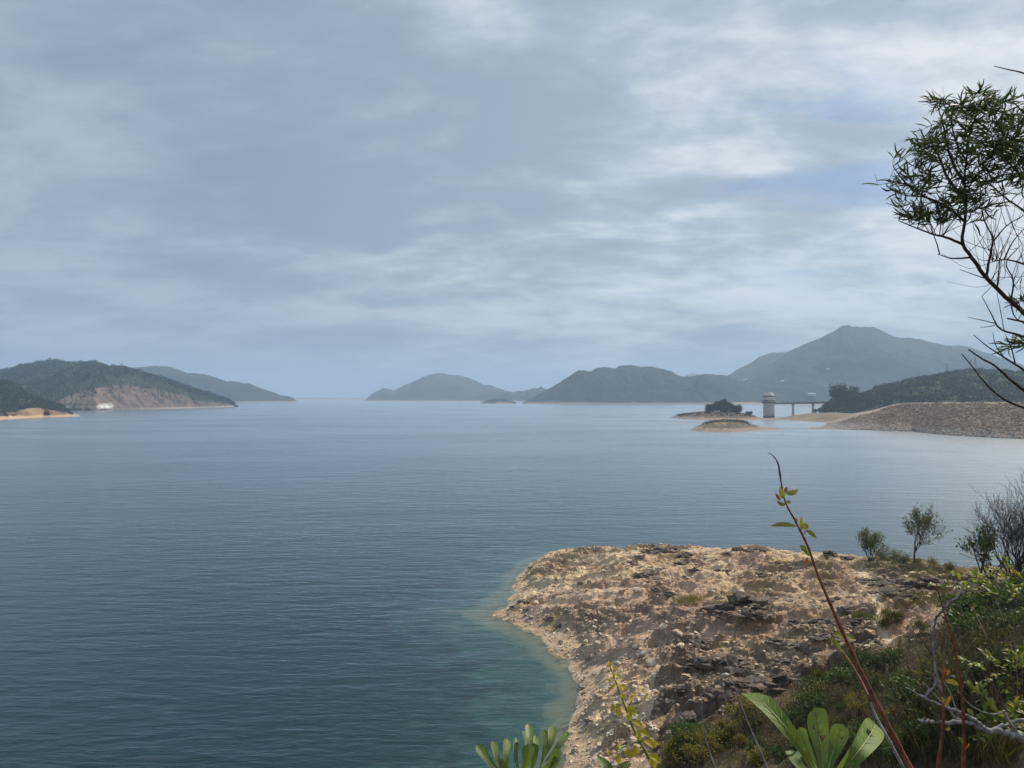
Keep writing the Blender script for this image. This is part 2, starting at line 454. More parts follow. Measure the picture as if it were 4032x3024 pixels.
def rockmat(name, cols, bleach=None):
    m, t, o = newmat(name)
    r = t.nodes.new('ShaderNodeValToRGB')
    e = r.color_ramp.elements
    for i, c in enumerate(cols):
        x = e[i] if i < 2 else e.new(i / (len(cols) - 1))
        x.position = i / (len(cols) - 1); x.color = (*c, 1)
    oi = t.nodes.new('ShaderNodeObjectInfo')
    t.links.new(math_(t, 'FRACT', math_(t, 'ADD', island(t), oi.outputs['Random'])), r.inputs[0])
    pos = geo(t).outputs['Position']
    c = mul(t, r.outputs[0], mix(t, rng_(t, noise(t, pos, 6.0, 6, 0.65), 0.3, 0.7), (0.55, 0.52, 0.5), (1.35, 1.33, 1.3)))
    if bleach:                                  # pale draw-down band above the water, tone drifting along the bank
        s = t.nodes.new('ShaderNodeSeparateXYZ'); t.links.new(pos, s.inputs[0])
        c = mul(t, c, mix(t, rng_(t, noise(t, pos, 1 / 13.0, 4, 0.6), 0.3, 0.7), (0.75, 0.72, 0.70), (1.18, 1.13, 1.1)))
        zb = math_(t, 'ADD', s.outputs[2], math_(t, 'MULTIPLY', noise(t, pos, 1 / 8.0, 3), 4.0))
        c = mix(t, rng_(t, zb, bleach, bleach + 2.5, 0.55, 0.0), c, (0.62, 0.57, 0.52))
    n = bump(t, noise(t, pos, 14.0, 5, 0.65), 0.6, 0.04)
    principled(t, o, c, 0.9, 0.2, n)
    return m
M['rubble'] = rockmat('rubble', [(0.32, 0.24, 0.175), (0.46, 0.35, 0.24), (0.20, 0.155, 0.12), (0.58, 0.46, 0.31), (0.38, 0.28, 0.21), (0.66, 0.55, 0.40)])
M['stone'] = rockmat('stone', [(0.50, 0.43, 0.33), (0.60, 0.54, 0.44), (0.42, 0.33, 0.24), (0.64, 0.60, 0.52), (0.34, 0.26, 0.21), (0.56, 0.47, 0.33)])
M['outcrop'] = rockmat('outcrop', [(0.10, 0.08, 0.07), (0.15, 0.12, 0.10), (0.065, 0.055, 0.05), (0.21, 0.165, 0.13), (0.12, 0.10, 0.09)])
M['riprap'] = rockmat('riprap', [(0.39, 0.30, 0.235), (0.46, 0.365, 0.29), (0.32, 0.24, 0.19), (0.52, 0.44, 0.36), (0.40, 0.285, 0.21)], 4.0)

# quarry hill: forest, bare broken rock face where the 'face' attribute says so
def quarry_material():
    m, t, o = newmat('quarry_hill')
    g = geo(t); pos = g.outputs['Position']
    at = t.nodes.new('ShaderNodeAttribute'); at.attribute_name = 'Col'
    sp = t.nodes.new('ShaderNodeSeparateColor'); t.links.new(at.outputs['Color'], sp.inputs[0])
    k = noise(t, pos, 1 / 60.0, 6, 0.6); k2 = noise(t, pos, 1 / 5.0, 4, 0.7)
    c = mix(t, rng_(t, k, 0.35, 0.65), (0.026, 0.038, 0.027), (0.040, 0.052, 0.033))
    c = mul(t, c, mix(t, rng_(t, k2, 0.3, 0.7), (0.5, 0.5, 0.5), (1.5, 1.5, 1.4)))
    kv = noise(t, mapping(t, pos, (1, 1, 0.18)), 1 / 9.0, 6, 0.65)
    kb = noise(t, mapping(t, pos, (0.05, 0.05, 1)), 1 / 3.0, 4, 0.6)
    r = mix(t, rng_(t, kv, 0.35, 0.66), (0.085, 0.067, 0.06), (0.20, 0.15, 0.125))
    r = mix(t, rng_(t, noise(t, pos, 1 / 25.0, 4), 0.55, 0.66), r, (0.23, 0.155, 0.115))
    r = mul(t, r, mix(t, kb, (0.65, 0.65, 0.65), (1.3, 1.3, 1.3)))
    c = mix(t, sp.outputs[0], c, r)
    c = mix(t, math_(t, 'MULTIPLY', sp.outputs[1], rng_(t, kv, 0.3, 0.55, 0.45, 1.0)), c, (0.72, 0.70, 0.68))
    c = mix(t, sp.outputs[2], c, (0.52, 0.50, 0.47))
    n = bump(t, math_(t, 'ADD', k2, kv), 0.8, 3.0)
    principled(t, o, c, 0.95, 0.05, n)
    return m
M['quarry'] = quarry_material()

# near ground: colours worked out per vertex, fine grain here
def ground_material():
    m, t, o = newmat('shore_ground')
    at = t.nodes.new('ShaderNodeAttribute'); at.attribute_name = 'Col'
    pos = geo(t).outputs['Position']
    g1 = noise(t, pos, 2.2, 6, 0.7); g2 = noise(t, pos, 11.0, 5, 0.7)
    c = mul(t, at.outputs['Color'], mix(t, rng_(t, g2, 0.32, 0.68), (0.74, 0.72, 0.70), (1.26, 1.26, 1.25)))
    c = mul(t, c, mix(t, rng_(t, g1, 0.3, 0.7), (0.8, 0.78, 0.76), (1.18, 1.18, 1.18)))
    n = bump(t, math_(t, 'ADD', g2, math_(t, 'MULTIPLY', g1, 2.0)), 0.9, 0.08)
    principled(t, o, c, 0.95, 0.12, n)
    return m
M['ground'] = ground_material()

# lake water: rippled reflecting surface over turbid teal water; the bed shows only where it is shallow
def water_material():
    m, t, o = newmat('lake_water')
    pos = geo(t).outputs['Position']
    def waves(rot, sx, sy, sc, det, dist):
        return noise(t, mapping(t, pos, (sx, sy, 1), (0, 0, rot)), sc, det, 0.55, dist)
    w1 = waves(math.radians(-8), 0.30, 1.0, 0.95, 3, 0.4)
    w2 = waves(math.radians(6), 0.42, 1.0, 2.3, 3, 0.3)
    w3 = waves(math.radians(-18), 0.35, 1.0, 0.33, 2, 0.3)
    gust = rng_(t, noise(t, mapping(t, pos, (0.4, 1, 1)), 1 / 55.0, 4, 0.6, 0.5), 0.3, 0.7, 0.45, 1.25)
    h = math_(t, 'ADD', math_(t, 'MULTIPLY', w1, 1.0), math_(t, 'ADD', math_(t, 'MULTIPLY', w2, 0.33), math_(t, 'MULTIPLY', w3, 1.2)))
    h = math_(t, 'MULTIPLY', h, gust)
    n = bump(t, h, 1.0, 0.16)
    at = t.nodes.new('ShaderNodeAttribute'); at.attribute_name = 'depth'
    dep = math_(t, 'MULTIPLY', at.outputs['Fac'], rng_(t, noise(t, pos, 0.35, 4, 0.6), 0.3, 0.7, 0.55, 1.5))
    body = mix(t, rng_(t, dep, 0.2, 2.6, 0.0, 1.0), (0.12, 0.145, 0.095), (0.016, 0.056, 0.052))
    body = mix(t, rng_(t, dep, 3.0, 9.0), body, (0.004, 0.024, 0.027))
    dif = t.nodes.new('ShaderNodeBsdfDiffuse'); setin(t, dif, 'Color', body)
    tra = t.nodes.new('ShaderNodeBsdfTransparent'); setin(t, tra, 'Color', (0.80, 0.90, 0.84))
    op = math_(t, 'SUBTRACT', 1.0, math_(t, 'POWER', 2.718, math_(t, 'MULTIPLY', dep, -2.0)))
    mx = t.nodes.new('ShaderNodeMixShader')
    t.links.new(op, mx.inputs[0]); t.links.new(tra.outputs[0], mx.inputs[1]); t.links.new(dif.outputs[0], mx.inputs[2])
    gl = t.nodes.new('ShaderNodeBsdfGlossy'); gl.inputs['Roughness'].default_value = 0.22
    setin(t, gl, 'Color', (0.88, 0.94, 1.0)); t.links.new(n, gl.inputs['Normal'])
    fr = t.nodes.new('ShaderNodeFresnel'); fr.inputs['IOR'].default_value = 1.333; t.links.new(n, fr.inputs['Normal'])
    m2 = t.nodes.new('ShaderNodeMixShader')
    t.links.new(fr.outputs[0], m2.inputs[0]); t.links.new(mx.outputs[0], m2.inputs[1]); t.links.new(gl.outputs[0], m2.inputs[2])
    t.links.new(m2.outputs[0], o.inputs['Surface'])
    return m
M['water'] = water_material()

# ================================================================ far land
def interp_line(line, us, sm=True):
    a = np.array([[p[0], p[1], p[2]] for p in line], float)
    v = np.interp(us, a[:, 0], a[:, 1]); d_ = np.interp(us, a[:, 0], a[:, 2])
    k = max(1, int(4.0 / max(us[1] - us[0], 1e-6)))                 # round the corners between readings
    if k > 1:
        w = np.hanning(2 * k + 3)[1:-1]; w /= w.sum(); h = len(w) // 2
        v = np.convolve(np.pad(v, h, 'edge'), w, 'valid'); d_ = np.convolve(np.pad(d_, h, 'edge'), w, 'valid')
    return v, d_
def W(u, v):                       # point on the water line
    return (u, v, water_depth(u, v))
def hill(name, lines, mat, ncol, rows, amp=0.0, scale=200.0, back=300.0, seed=1, canopy=0.0, cscale=8.0, bulge=0.0, bz=-4.0, gully=1.0):
    """a landform lofted through surveyed lines (shore, break of slope, ridge), front to back, with its own back slope"""
    u0 = max(l[0][0] for l in lines); u1 = min(l[-1][0] for l in lines)
    u0 = min(l[0][0] for l in lines); u1 = max(l[-1][0] for l in lines)
    us = np.linspace(u0, u1, ncol)
    L = []
    for ln in lines:
        v, d_ = interp_line(ln, us)
        yu = -(v - 1512.0) / F; dy = CA - yu * SA
        L.append(np.stack([(us - 2016.0) / F / dy * d_, d_, CAM_Z + (SA + yu * CA) / dy * d_], 1))
    for k in range(1, len(L)):     # lines may not cross
        L[k][:, 2] = np.maximum(L[k][:, 2], L[0][:, 2] - 0.5)
    grid = []; tt = []
    f0 = L[0].copy(); f0[:, 2] = bz; f0[:, 1] -= 8; grid.append(f0); tt.append(np.full(ncol, -1.0))
    nl = len(L) - 1
    for k in range(nl):
        for r in range(rows[k]):
            t = r / rows[k]
            p = L[k] * (1 - t) + L[k + 1] * t
            p[:, 2] += bulge * math.sin(PI * t) * (L[k + 1][:, 2] - L[k][:, 2])
            grid.append(p); tt.append(np.full(ncol, (k + t) / nl))
    grid.append(L[-1].copy()); tt.append(np.full(ncol, 1.0))
    nb = 8
    for r in range(1, nb + 1):
        t = r / nb
        p = L[-1].copy(); p[:, 0] *= (p[:, 1] + back * t) / p[:, 1]; p[:, 1] += back * t
        p[:, 2] = p[:, 2] * (1 - t) ** 1.3 + bz * t - 0.3 * t
        grid.append(p); tt.append(np.full(ncol, 1.0 + t))
    G = np.array(grid); T = np.array(tt)
    X, Y, Z = G[..., 0], G[..., 1], G[..., 2]
    ridge_h = np.maximum(L[-1][:, 2], 0)[None, :]
    inside = np.clip(np.sin(PI * np.clip(T, 0, 1)), 0, 1) ** 0.7
    if amp:
        warp = fbm(X / scale * 0.6, Y / scale * 0.6, 2, seed + 5) * 0.35
        rd = ridged(X / scale + warp, Y / scale * 0.55 + warp, 4, seed) - 0.35
        Z = Z + amp * rd * inside * np.clip(ridge_h / (ridge_h.max() + 1e-6) * 1.4, 0, 1) * gully
        Z = Z + amp * 0.22 * fbm(X / scale * 3.1, Y / scale * 3.1, 3, seed + 9) * np.clip(inside + 0.10, 0, 1)
    if canopy:
        Z = Z + canopy * np.abs(fbm(X / cscale, Y / cscale, 3, seed + 3)) * np.clip(T * 5 - 0.3, 0, 1) * (Z > 1.0)
    front = (T <= 0)
    Z = np.where(front, np.minimum(Z, 0.02), Z)
    Z = np.where((~front) & (T < 1.0), np.maximum(Z, -0.5), Z)
    G = np.stack([X, Y, Z], -1)
    nr = G.shape[0]
    idx = np.arange(nr * ncol).reshape(nr, ncol)
    faces = np.stack([idx[:-1, :-1], idx[:-1, 1:], idx[1:, 1:], idx[1:, :-1]], -1).reshape(-1, 4)
    o = mk(name, G.reshape(-1, 3), faces, mat, smooth=True)
    return struct(o), G, T
def Z1(pts, ox, oy, s, d_):        # survey points read off an enlargement
    dd = d_ if callable(d_) else (lambda u: d_)
    return [(ox + x / s, oy + y / s, dd(ox + x / s)) for x, y in pts]
def Z1w(pts, ox, oy, s):
    return [W(ox + x / s, oy + y / s) for x, y in pts]

A = (2600, 1200, 1.5447); B5 = (1300, 1350, 1.3825); C4 = (0, 1350, 1.7015)

# --- tall mountain on the right and its shoulder
ridge = Z1([(330, 545), (380, 522), (430, 500), (520, 450), (600, 405), (700, 345), (770, 288), (830, 262), (910, 228), (960, 212), (1020, 180), (1060, 160), (1105, 128), (1140, 123), (1165, 133), (1220, 137), (1290, 136), (1330, 148), (1380, 178), (1430, 195), (1490, 205), (1510, 199), (1580, 212), (1650, 230), (1740, 255), (1820, 248), (1870, 255), (1950, 285), (2050, 318), (2212, 370), (2500, 420)], *A, 3000)
base = [(2813, 1591.5, 2080), (3000, 1592, 2060), (3200, 1593, 2040), (3500, 1592, 2080), (4220, 1590, 2180)]
mountain, gm, _ = hill('mountain', [base, ridge], M['hill_main'], 420, [70], amp=34, scale=420, back=900, seed=11, canopy=3, cscale=26, bulge=-0.06)
tag_label = lambda o, s: o.__setitem__('label', s)
tag_label(mountain, 'tall hazy green mountain with a blunt peak behind the intake tower')
shoulder, _, _ = hill('mountain_shoulder', [[(2780, 1589, 2500), (3300, 1589, 2500)], Z1([(300, 520), (360, 470), (400, 440), (480, 388), (560, 350), (600, 318), (680, 293), (765, 288), (850, 300), (1000, 380), (1080, 470)], *A, 3500)],
                     M['hill_main'], 150, [40], amp=22, scale=380, back=700, seed=23, canopy=3, cscale=26, bulge=-0.05)
tag_label(shoulder, 'rounded shoulder ridge left behind the tall mountain')
# --- hill right of centre
rh = Z1([(1050, 326), (1075, 312), (1100, 300), (1170, 262), (1210, 240), (1260, 210), (1330, 172), (1385, 153), (1420, 158), (1450, 140), (1500, 137), (1550, 146), (1580, 132), (1640, 123), (1690, 133), (1750, 132), (1800, 143), (1850, 165), (1905, 187), (1960, 186), (2040, 170), (2130, 178), (2180, 190), (2300, 240), (2420, 300)], *B5, lambda u: 2550 if u > 2100 else lerp(2200, 2550, (u - 2059) / 41.0))
rb = [(2059, 1588, 2180), (2200, 1590, 2110), (2450, 1591.5, 2075), (2700, 1591, 2090), (3050, 1590, 2130)]
hill_mid, _, _ = hill('hill', [rb, rh], M['hill_far'], 300, [60], amp=22, scale=270, back=700, seed=31, canopy=2.5, cscale=20, bulge=0.04)
tag_label(hill_mid, 'broad dark hill with a lumpy crest right of the centre')
# --- mountain in the centre and the low hills beside it
cm = Z1([(190, 312), (200, 301), (240, 270), (290, 248), (330, 255), (345, 262), (400, 232), (470, 205), (520, 182), (570, 166), (610, 168), (645, 178), (690, 177), (740, 188), (790, 205), (830, 228), (870, 235), (920, 252), (960, 262), (1020, 275), (1100, 300)], *B5, 4600)
hill_c, _, _ = hill('hill.001', [[(1437, 1579.5, 3600), (2100, 1579.5, 3600)], cm], M['hill_far'], 260, [50], amp=26, scale=360, back=900, seed=43, canopy=3, cscale=40, bulge=0.03)
tag_label(hill_c, 'pale blue distant hill with a rounded top in the centre')
hill_c2, _, _ = hill('hill.002', [[(1790, 1581.5, 3250), (2200, 1581.5, 3250)], Z1([(680, 318), (760, 300), (830, 288), (900, 286), (980, 278), (1020, 272), (1080, 260), (1140, 250), (1170, 258), (1230, 285)], *B5, 3700)],
                     M['hill_far'], 150, [30], amp=20, scale=200, back=600, seed=47, canopy=5, cscale=30)
tag_label(hill_c2, 'low hazy ridge between the central hill and the broad dark hill')
# --- left: farther ridge, quarry hill
lh = Z1([(760, 240), (850, 172), (950, 163), (1030, 156), (1110, 158), (1140, 161), (1190, 178), (1260, 205), (1330, 215), (1390, 221), (1440, 235), (1520, 262), (1600, 270), (1690, 285), (1760, 310), (1840, 335), (1890, 355), (1940, 358), (1975, 380), (1995, 394)], *C4, lambda u: lerp(3300, 2950, max(0, min(1, (u - 500) / 670))))
hill_l, _, _ = hill('hill.003', [[(447, 1586, 2500), (900, 1585, 2560), (1173, 1582, 2900)], lh], M['hill_far'], 260, [50], amp=24, scale=300, back=700, seed=53, canopy=2.5, cscale=22)
tag_label(hill_l, 'long blue ridge sloping down to a point behind the quarry hill')
for nm, pts, org, lb in (('hill.004', [(1900, 200), (1920, 186), (1945, 172), (1970, 164), (2010, 172), (2060, 200)], B5, 'tiny pale far peak in the saddle beside the tall mountain'),
                         ('hill.005', [(1490, 275), (1520, 263), (1550, 253), (1590, 253), (1625, 268), (1660, 285)], C4, 'tiny pale far summit showing over the long blue ridge on the left')):
    r_ = Z1(pts, *org, 6500)
    o, _, _ = hill(nm, [[(r_[0][0], 1571, 5600), (r_[-1][0], 1571, 5600)], r_], M['hill_far'], 50, [14], amp=18, scale=260, back=900, seed=61, canopy=5, cscale=40)
    tag_label(o, lb)
qb = Z1w([(-120, 458), (370, 457), (640, 455), (900, 448), (1300, 438), (1572, 430)], *C4)
def qd(u):
    return float(np.interp(u, [p[0] for p in qb], [p[2] for p in qb]))
qr = Z1([(-120, 215), (0, 190), (70, 178), (150, 158), (210, 143), (290, 132), (365, 123), (420, 127), (500, 140), (560, 134), (640, 137), (690, 157), (760, 164), (830, 168), (900, 190), (960, 215), (1040, 235), (1100, 250), (1150, 272), (1250, 300), (1330, 325), (1400, 350), (1450, 370), (1510, 382), (1555, 402), (1572, 426)], *C4, lambda u: qd(u) + lerp(430, 22, max(0, min(1, (u - 300) / 620))))
qtop_px = [(-120, 452), (300, 449), (370, 405), (410, 385), (480, 352), (550, 322), (640, 291), (740, 284), (830, 283), (920, 291), (1040, 310), (1150, 335), (1250, 368), (1320, 388), (1450, 396), (1550, 411), (1572, 428)]
qt = [(ox_, oy_, qd(ox_) + 12 + 1.0 * max(0, (np.interp(ox_, [p[0] for p in qb], [p[1] for p in qb]) - oy_)) * 0.55) for ox_, oy_ in [(C4[0] + x / C4[2], C4[1] + y / C4[2]) for x, y in qtop_px]]
quarry, gq, tq = hill('quarry_hill', [qb, qt, qr], M['quarry'], 420, [46, 46], amp=12, scale=110, back=500, seed=71, canopy=5.0, cscale=9)
tag_label(quarry, 'wooded hill on the left with a bare brown quarry face')
U, V = to_px(gq[..., 0], gq[..., 1], gq[..., 2])
face_lim = np.interp(U, [C4[0] + p[0] / C4[2] for p in qtop_px], [C4[1] + p[1] / C4[2] for p in qtop_px])
wob = fbm(gq[..., 0] / 14, gq[..., 2] / 14, 3, 5) * 9
face = sstep(-4, 4, V - face_lim + wob) * sstep(206, 232, U + wob)
wn = fbm(gq[..., 0] / 7, gq[..., 2] / 9, 4, 15)
white = sstep(364, 384, U + wob) * (1 - sstep(426, 446, U + wob)) * sstep(1580, 1594, V + wob * 1.2) * (1 - sstep(1606, 1611, V)) * sstep(-0.4, 0.1, wn)
foot = sstep(3.2, 2.0, gq[..., 2] + wob * 0.05) * sstep(380, 700, U)
quarry_cols = np.stack([face, white * face, foot * 0.4, np.ones_like(face)], -1).reshape(-1, 4)
a_ = quarry.data.color_attributes.new('Col', 'FLOAT_COLOR', 'POINT')
a_.data.foreach_set('color', quarry_cols.astype(np.float32).ravel())
# craggy face: push the bare rock in and out
co = gq.copy(); k_ = face * (tq > 0.02) * (tq < 0.6)
co[..., 1] += k_ * (fbm(co[..., 0] / 16, co[..., 2] / 30, 4, 77) * 9 - 2 * np.floor(co[..., 2] / 9) % 3)
quarry.data.vertices.foreach_set('co', co.astype(np.float32).ravel()); quarry.data.update()

# --- near left: wooded knoll above a sandy point
wl = Z1([(-160, 240), (0, 260), (50, 270), (100, 300), (150, 335), (200, 362), (300, 397), (370, 416), (420, 440), (450, 462)], *C4, 905)
wb = Z1([(-160, 470), (0, 466), (100, 470), (300, 462), (450, 470)], *C4, 830)
knoll, gk, tk = hill('wooded_knoll', [wb, wl], M['hill_wood'], 160, [40], amp=5, scale=60, back=160, seed=83, canopy=3.0, cscale=6)
tag_label(knoll, 'dark wooded slope at the left edge above the sandy point')
sb = Z1w([(-160, 520), (0, 517), (120, 508), (300, 500), (440, 496), (545, 492)], *C4)
st_ = Z1([(-160, 446), (0, 442), (60, 464), (100, 466), (130, 452), (180, 440), (250, 435), (310, 445), (370, 455), (440, 466), (510, 477), (545, 491)], *C4, lambda u: qd(u) * 0 + lerp(700, 790, max(0, min(1, u / 320))))
sand_point, gsp, tsp = hill('sandy_point', [sb, st_], M['sand_point'], 200, [30], amp=2.0, scale=26, back=90, seed=91, bulge=-0.28)
tag_label(sand_point, 'bare orange sandy point at the left edge')

# --- islet far off in the middle
iz = Z1([(818, 329), (850, 314), (890, 306), (930, 303), (970, 310), (1010, 326)], *B5, 2290)
islet_far, _, _ = hill('islet', [Z1w([(818, 330.5), (900, 332), (1010, 329.5)], *B5), iz], M['hill_far'], 70, [18], amp=3, scale=40, back=120, seed=101, canopy=2, cscale=9)
tag_label(islet_far, 'small low far-off islet in the middle of the lake')
# --- the two islets on the right
def off_shore(basel, k):
    us_ = [p[0] for p in basel]; vs_ = [p[1] for p in basel]; ds_ = [p[2] for p in basel]
    return lambda u, v: float(np.interp(u, us_, ds_)) + k * max(0.0, float(np.interp(u, us_, vs_)) - v)
def Z2(pts, ox, oy, s, fn): return [(ox + x / s, oy + y / s, fn(ox + x / s, oy + y / s)) for x, y in pts]
ib = Z1w([(58, 687), (140, 694), (250, 699), (400, 702), (500, 703), (600, 701), (700, 699)], *A)
ia = Z2([(58, 685), (90, 674), (130, 665), (200, 655), (280, 650), (380, 650), (500, 660), (560, 675), (600, 685), (640, 690), (700, 694)], *A, off_shore(ib, 2.2))
islet_a, ga, ta = hill('islet.001', [ib, ia], M['islet'], 150, [34], amp=0.9, scale=12, back=60, seed=111, bulge=0.12)
tag_label(islet_a, 'low islet with a clump of dark trees beside the intake tower')
ib2 = Z1w([(183, 763), (260, 771), (340, 774), (430, 775), (520, 771), (600, 763), (680, 757), (745, 753.5)], *A)
ia2 = Z2([(183, 761), (192, 752), (220, 740), (260, 724), (320, 706), (400, 700), (500, 705), (525, 716), (560, 728), (620, 741), (680, 747), (745, 752)], *A, off_shore(ib2, 1.3))
islet_b, gb, tb = hill('islet.002', [ib2, ia2], M['islet'], 150, [34], amp=0.8, scale=9, back=45, seed=113, bulge=0.16)
tag_label(islet_b, 'bare brown islet with ochre right flank in front of the treed islet')
# --- flat land with the bridge, and the thin spit
fb = Z1w([(580, 700), (620, 702), (700, 700), (780, 702), (850, 706), (950, 711), (1040, 718), (1060, 719), (1500, 730)], *A)
fl = Z2([(580, 697), (620, 692), (700, 689), (760, 682), (800, 674), (900, 661), (1040, 654), (1200, 662), (1300, 655), (1420, 640), (1500, 640)], *A, off_shore(fb, 3.0))
flat, gf, tf = hill('lowland', [fb, fl], M['flat_land'], 200, [30], amp=0.8, scale=16, back=230, seed=121, bulge=0.25)
tag_label(flat, 'low bare land under the footbridge')
spb = Z1w([(600, 762), (680, 758), (740, 755.5), (900, 756), (1000, 757), (1080, 759)], *A)
spit, _, _ = hill('sand_spit', [spb, Z2([(600, 748), (680, 749), (740, 751.5), (830, 754), (900, 752), (930, 744), (960, 747), (990, 742), (1020, 738), (1080, 735)], *A, off_shore(spb, 2.4))],
                  M['flat_land'], 90, [8], amp=0.15, scale=6, back=14, seed=127)
tag_label(spit, 'thin spit of gravel joining the bare islet to the rock bank')
# --- rock-fill bank
bb = Z1w([(985, 748), (1050, 756), (1200, 761), (1400, 768), (1540, 772), (1680, 787), (1800, 797), (2000, 808), (2212, 818), (2500, 830)], *A)
bdep = lambda u: float(np.interp(u, [p[0] for p in bb], [p[2] for p in bb]))
bt = Z1([(985, 744), (1010, 735), (1100, 712), (1200, 681), (1290, 662), (1350, 640), (1420, 616), (1480, 606), (1600, 603), (1800, 601), (2000, 599), (2212, 599), (2500, 600)], *A, lambda u: bdep(u) + 42)
bp = [(u, vz(CAM_Z + ray(u, v)[1] * d_ - 0.4, d_ + 150), d_ + 150) for u, v, d_ in bt]
bank, gbk, tbk = hill('rock_bank', [bb, bt, bp], M['bank_soil'], 260, [40, 14], amp=0.7, scale=14, back=60, seed=131, gully=0.6)
tag_label(bank, 'long bank of tipped brown rock on the right shore')
# --- wooded hill behind the bank
wr = Z1([(1000, 640), (1060, 590), (1140, 566), (1260, 548), (1300, 520), (1350, 509), (1420, 494), (1500, 471), (1560, 462), (1620, 451), (1690, 432), (1750, 424), (1820, 409), (1900, 400), (1960, 402), (2010, 409), (2100, 419), (2212, 424), (2500, 430)], *A, lambda u: lerp(860, 960, max(0, min(1, (u - 3250) / 200))))
wrb = Z1([(1000, 660), (1100, 652), (1370, 640), (1420, 618), (1480, 610), (1600, 607), (2212, 603), (2500, 603)], *A, lambda u: lerp(760, 690, max(0, min(1, (u - 3300) / 300))))
wood_hill, gw, tw = hill('wooded_hill', [wrb, wr], M['hill_wood'], 330, [70], amp=7, scale=75, back=220, seed=141, canopy=2.4, cscale=6)
tag_label(wood_hill, 'densely wooded low hill behind the rock bank')

# canopy of the wooded hill, the knoll and the quarry hill: crowns that read as one mass
def crown_cloud(pts, r, nleaf, size, rg):
    """leaf clumps spread through the volume of many crowns (numpy)"""
    n = len(pts)
    ctr = np.repeat(np.asarray(pts), nleaf, 0)
    rad = np.repeat(r, nleaf)
    dirs = rg.normal(size=(n * nleaf, 3)); dirs /= np.linalg.norm(dirs, axis=1)[:, None]
    rr = rad * rg.uniform(0.55, 1.05, n * nleaf) ** 0.6
    P = ctr + dirs * rr[:, None] * np.array([1, 1, 0.85]); P[:, 2] -= rad * 0.15
    return diamonds(P, rg.normal(size=P.shape), size * rg.uniform(0.6, 1.4, len(P)), size * rg.uniform(0.5, 1.1, len(P)), rg)
def diamonds(P, D, L, Wd, rg, up=0.0):
    """one folded diamond-shaped leaf per point"""
    D = D.copy(); D[:, 2] += up
    D /= np.linalg.norm(D, axis=1)[:, None] + 1e-9
    N = rg.normal(size=P.shape)
    S = np.cross(D, N); S /= np.linalg.norm(S, axis=1)[:, None] + 1e-9
    Nn = np.cross(S, D)
    L = L[:, None]; Wd = Wd[:, None]
    V_ = np.stack([P, P + D * L * 0.45 + S * Wd * 0.5 + Nn * Wd * 0.12, P + D * L, P + D * L * 0.45 - S * Wd * 0.5 + Nn * Wd * 0.12], 1).reshape(-1, 3)
    Fc = np.arange(len(P) * 4).reshape(-1, 4)
    return V_, Fc
rg = np.random.default_rng(5)
def scatter_on(G, T, n, lo, hi, rg, mask=None):
    ok = np.argwhere((T > lo) & (T < hi) & (mask if mask is not None else True))
    k = ok[rg.integers(0, len(ok), n)]
    return G[k[:, 0], k[:, 1]] + rg.normal(size=(n, 3)) * np.array([1.2, 1.2, 0.15])
def woodland(name, G, T, n, lo, hi, r0, r1, nleaf, size, label, mask=None):
    p = scatter_on(G, T, n, lo, hi, rg, mask)
    v_, f_ = crown_cloud(p, rg.uniform(r0, r1, n), nleaf, size, rg)
    o = stuff(mk(name, v_, f_, M['woodland'])); tag(o, label, 'woodland')
    return o
_vis = (gw[..., 0] / gw[..., 1] < 0.72)
woodland('woodland', gw, tw, 2300, 0.02, 1.02, 2.4, 5.2, 60, 1.5, 'dense green woodland covering the low hill behind the rock bank', _vis)
woodland('woodland.001', gk, tk, 800, 0.05, 1.02, 2.0, 4.5, 40, 1.4, 'dark woodland covering the slope at the left edge')
_q = (face < 0.02) & (tq > 0.56) & (gq[..., 0] / gq[..., 1] > -0.70)
woodland('woodland.002', gq, tq, 3000, 0.3, 1.02, 2.5, 5.5, 26, 2.2, 'dark woodland covering the quarry hill above its bare face', _q)
woodland('scrub.002', gsp, tsp, 260, 0.35, 1.2, 0.5, 1.5, 24, 0.7, 'dark brown scrub patches on the sandy point at the left edge', (gsp[..., 2] > 3.0) & (fbm(gsp[..., 0] / 14, gsp[..., 1] / 14, 2, 9) > 0.12))
sm_ = (ga[..., 2] > 2.3)
woodland('scrub', ga, ta, 620, 0.3, 1.25, 0.4, 1.1, 26, 0.5, 'dark low scrub along the crest of the treed islet', sm_)
woodland('scrub.001', gb, tb, 420, 0.6, 1.25, 0.25, 0.75, 22, 0.34, 'dark low scrub on top of the bare brown islet', (gb[..., 2] > 3.6))

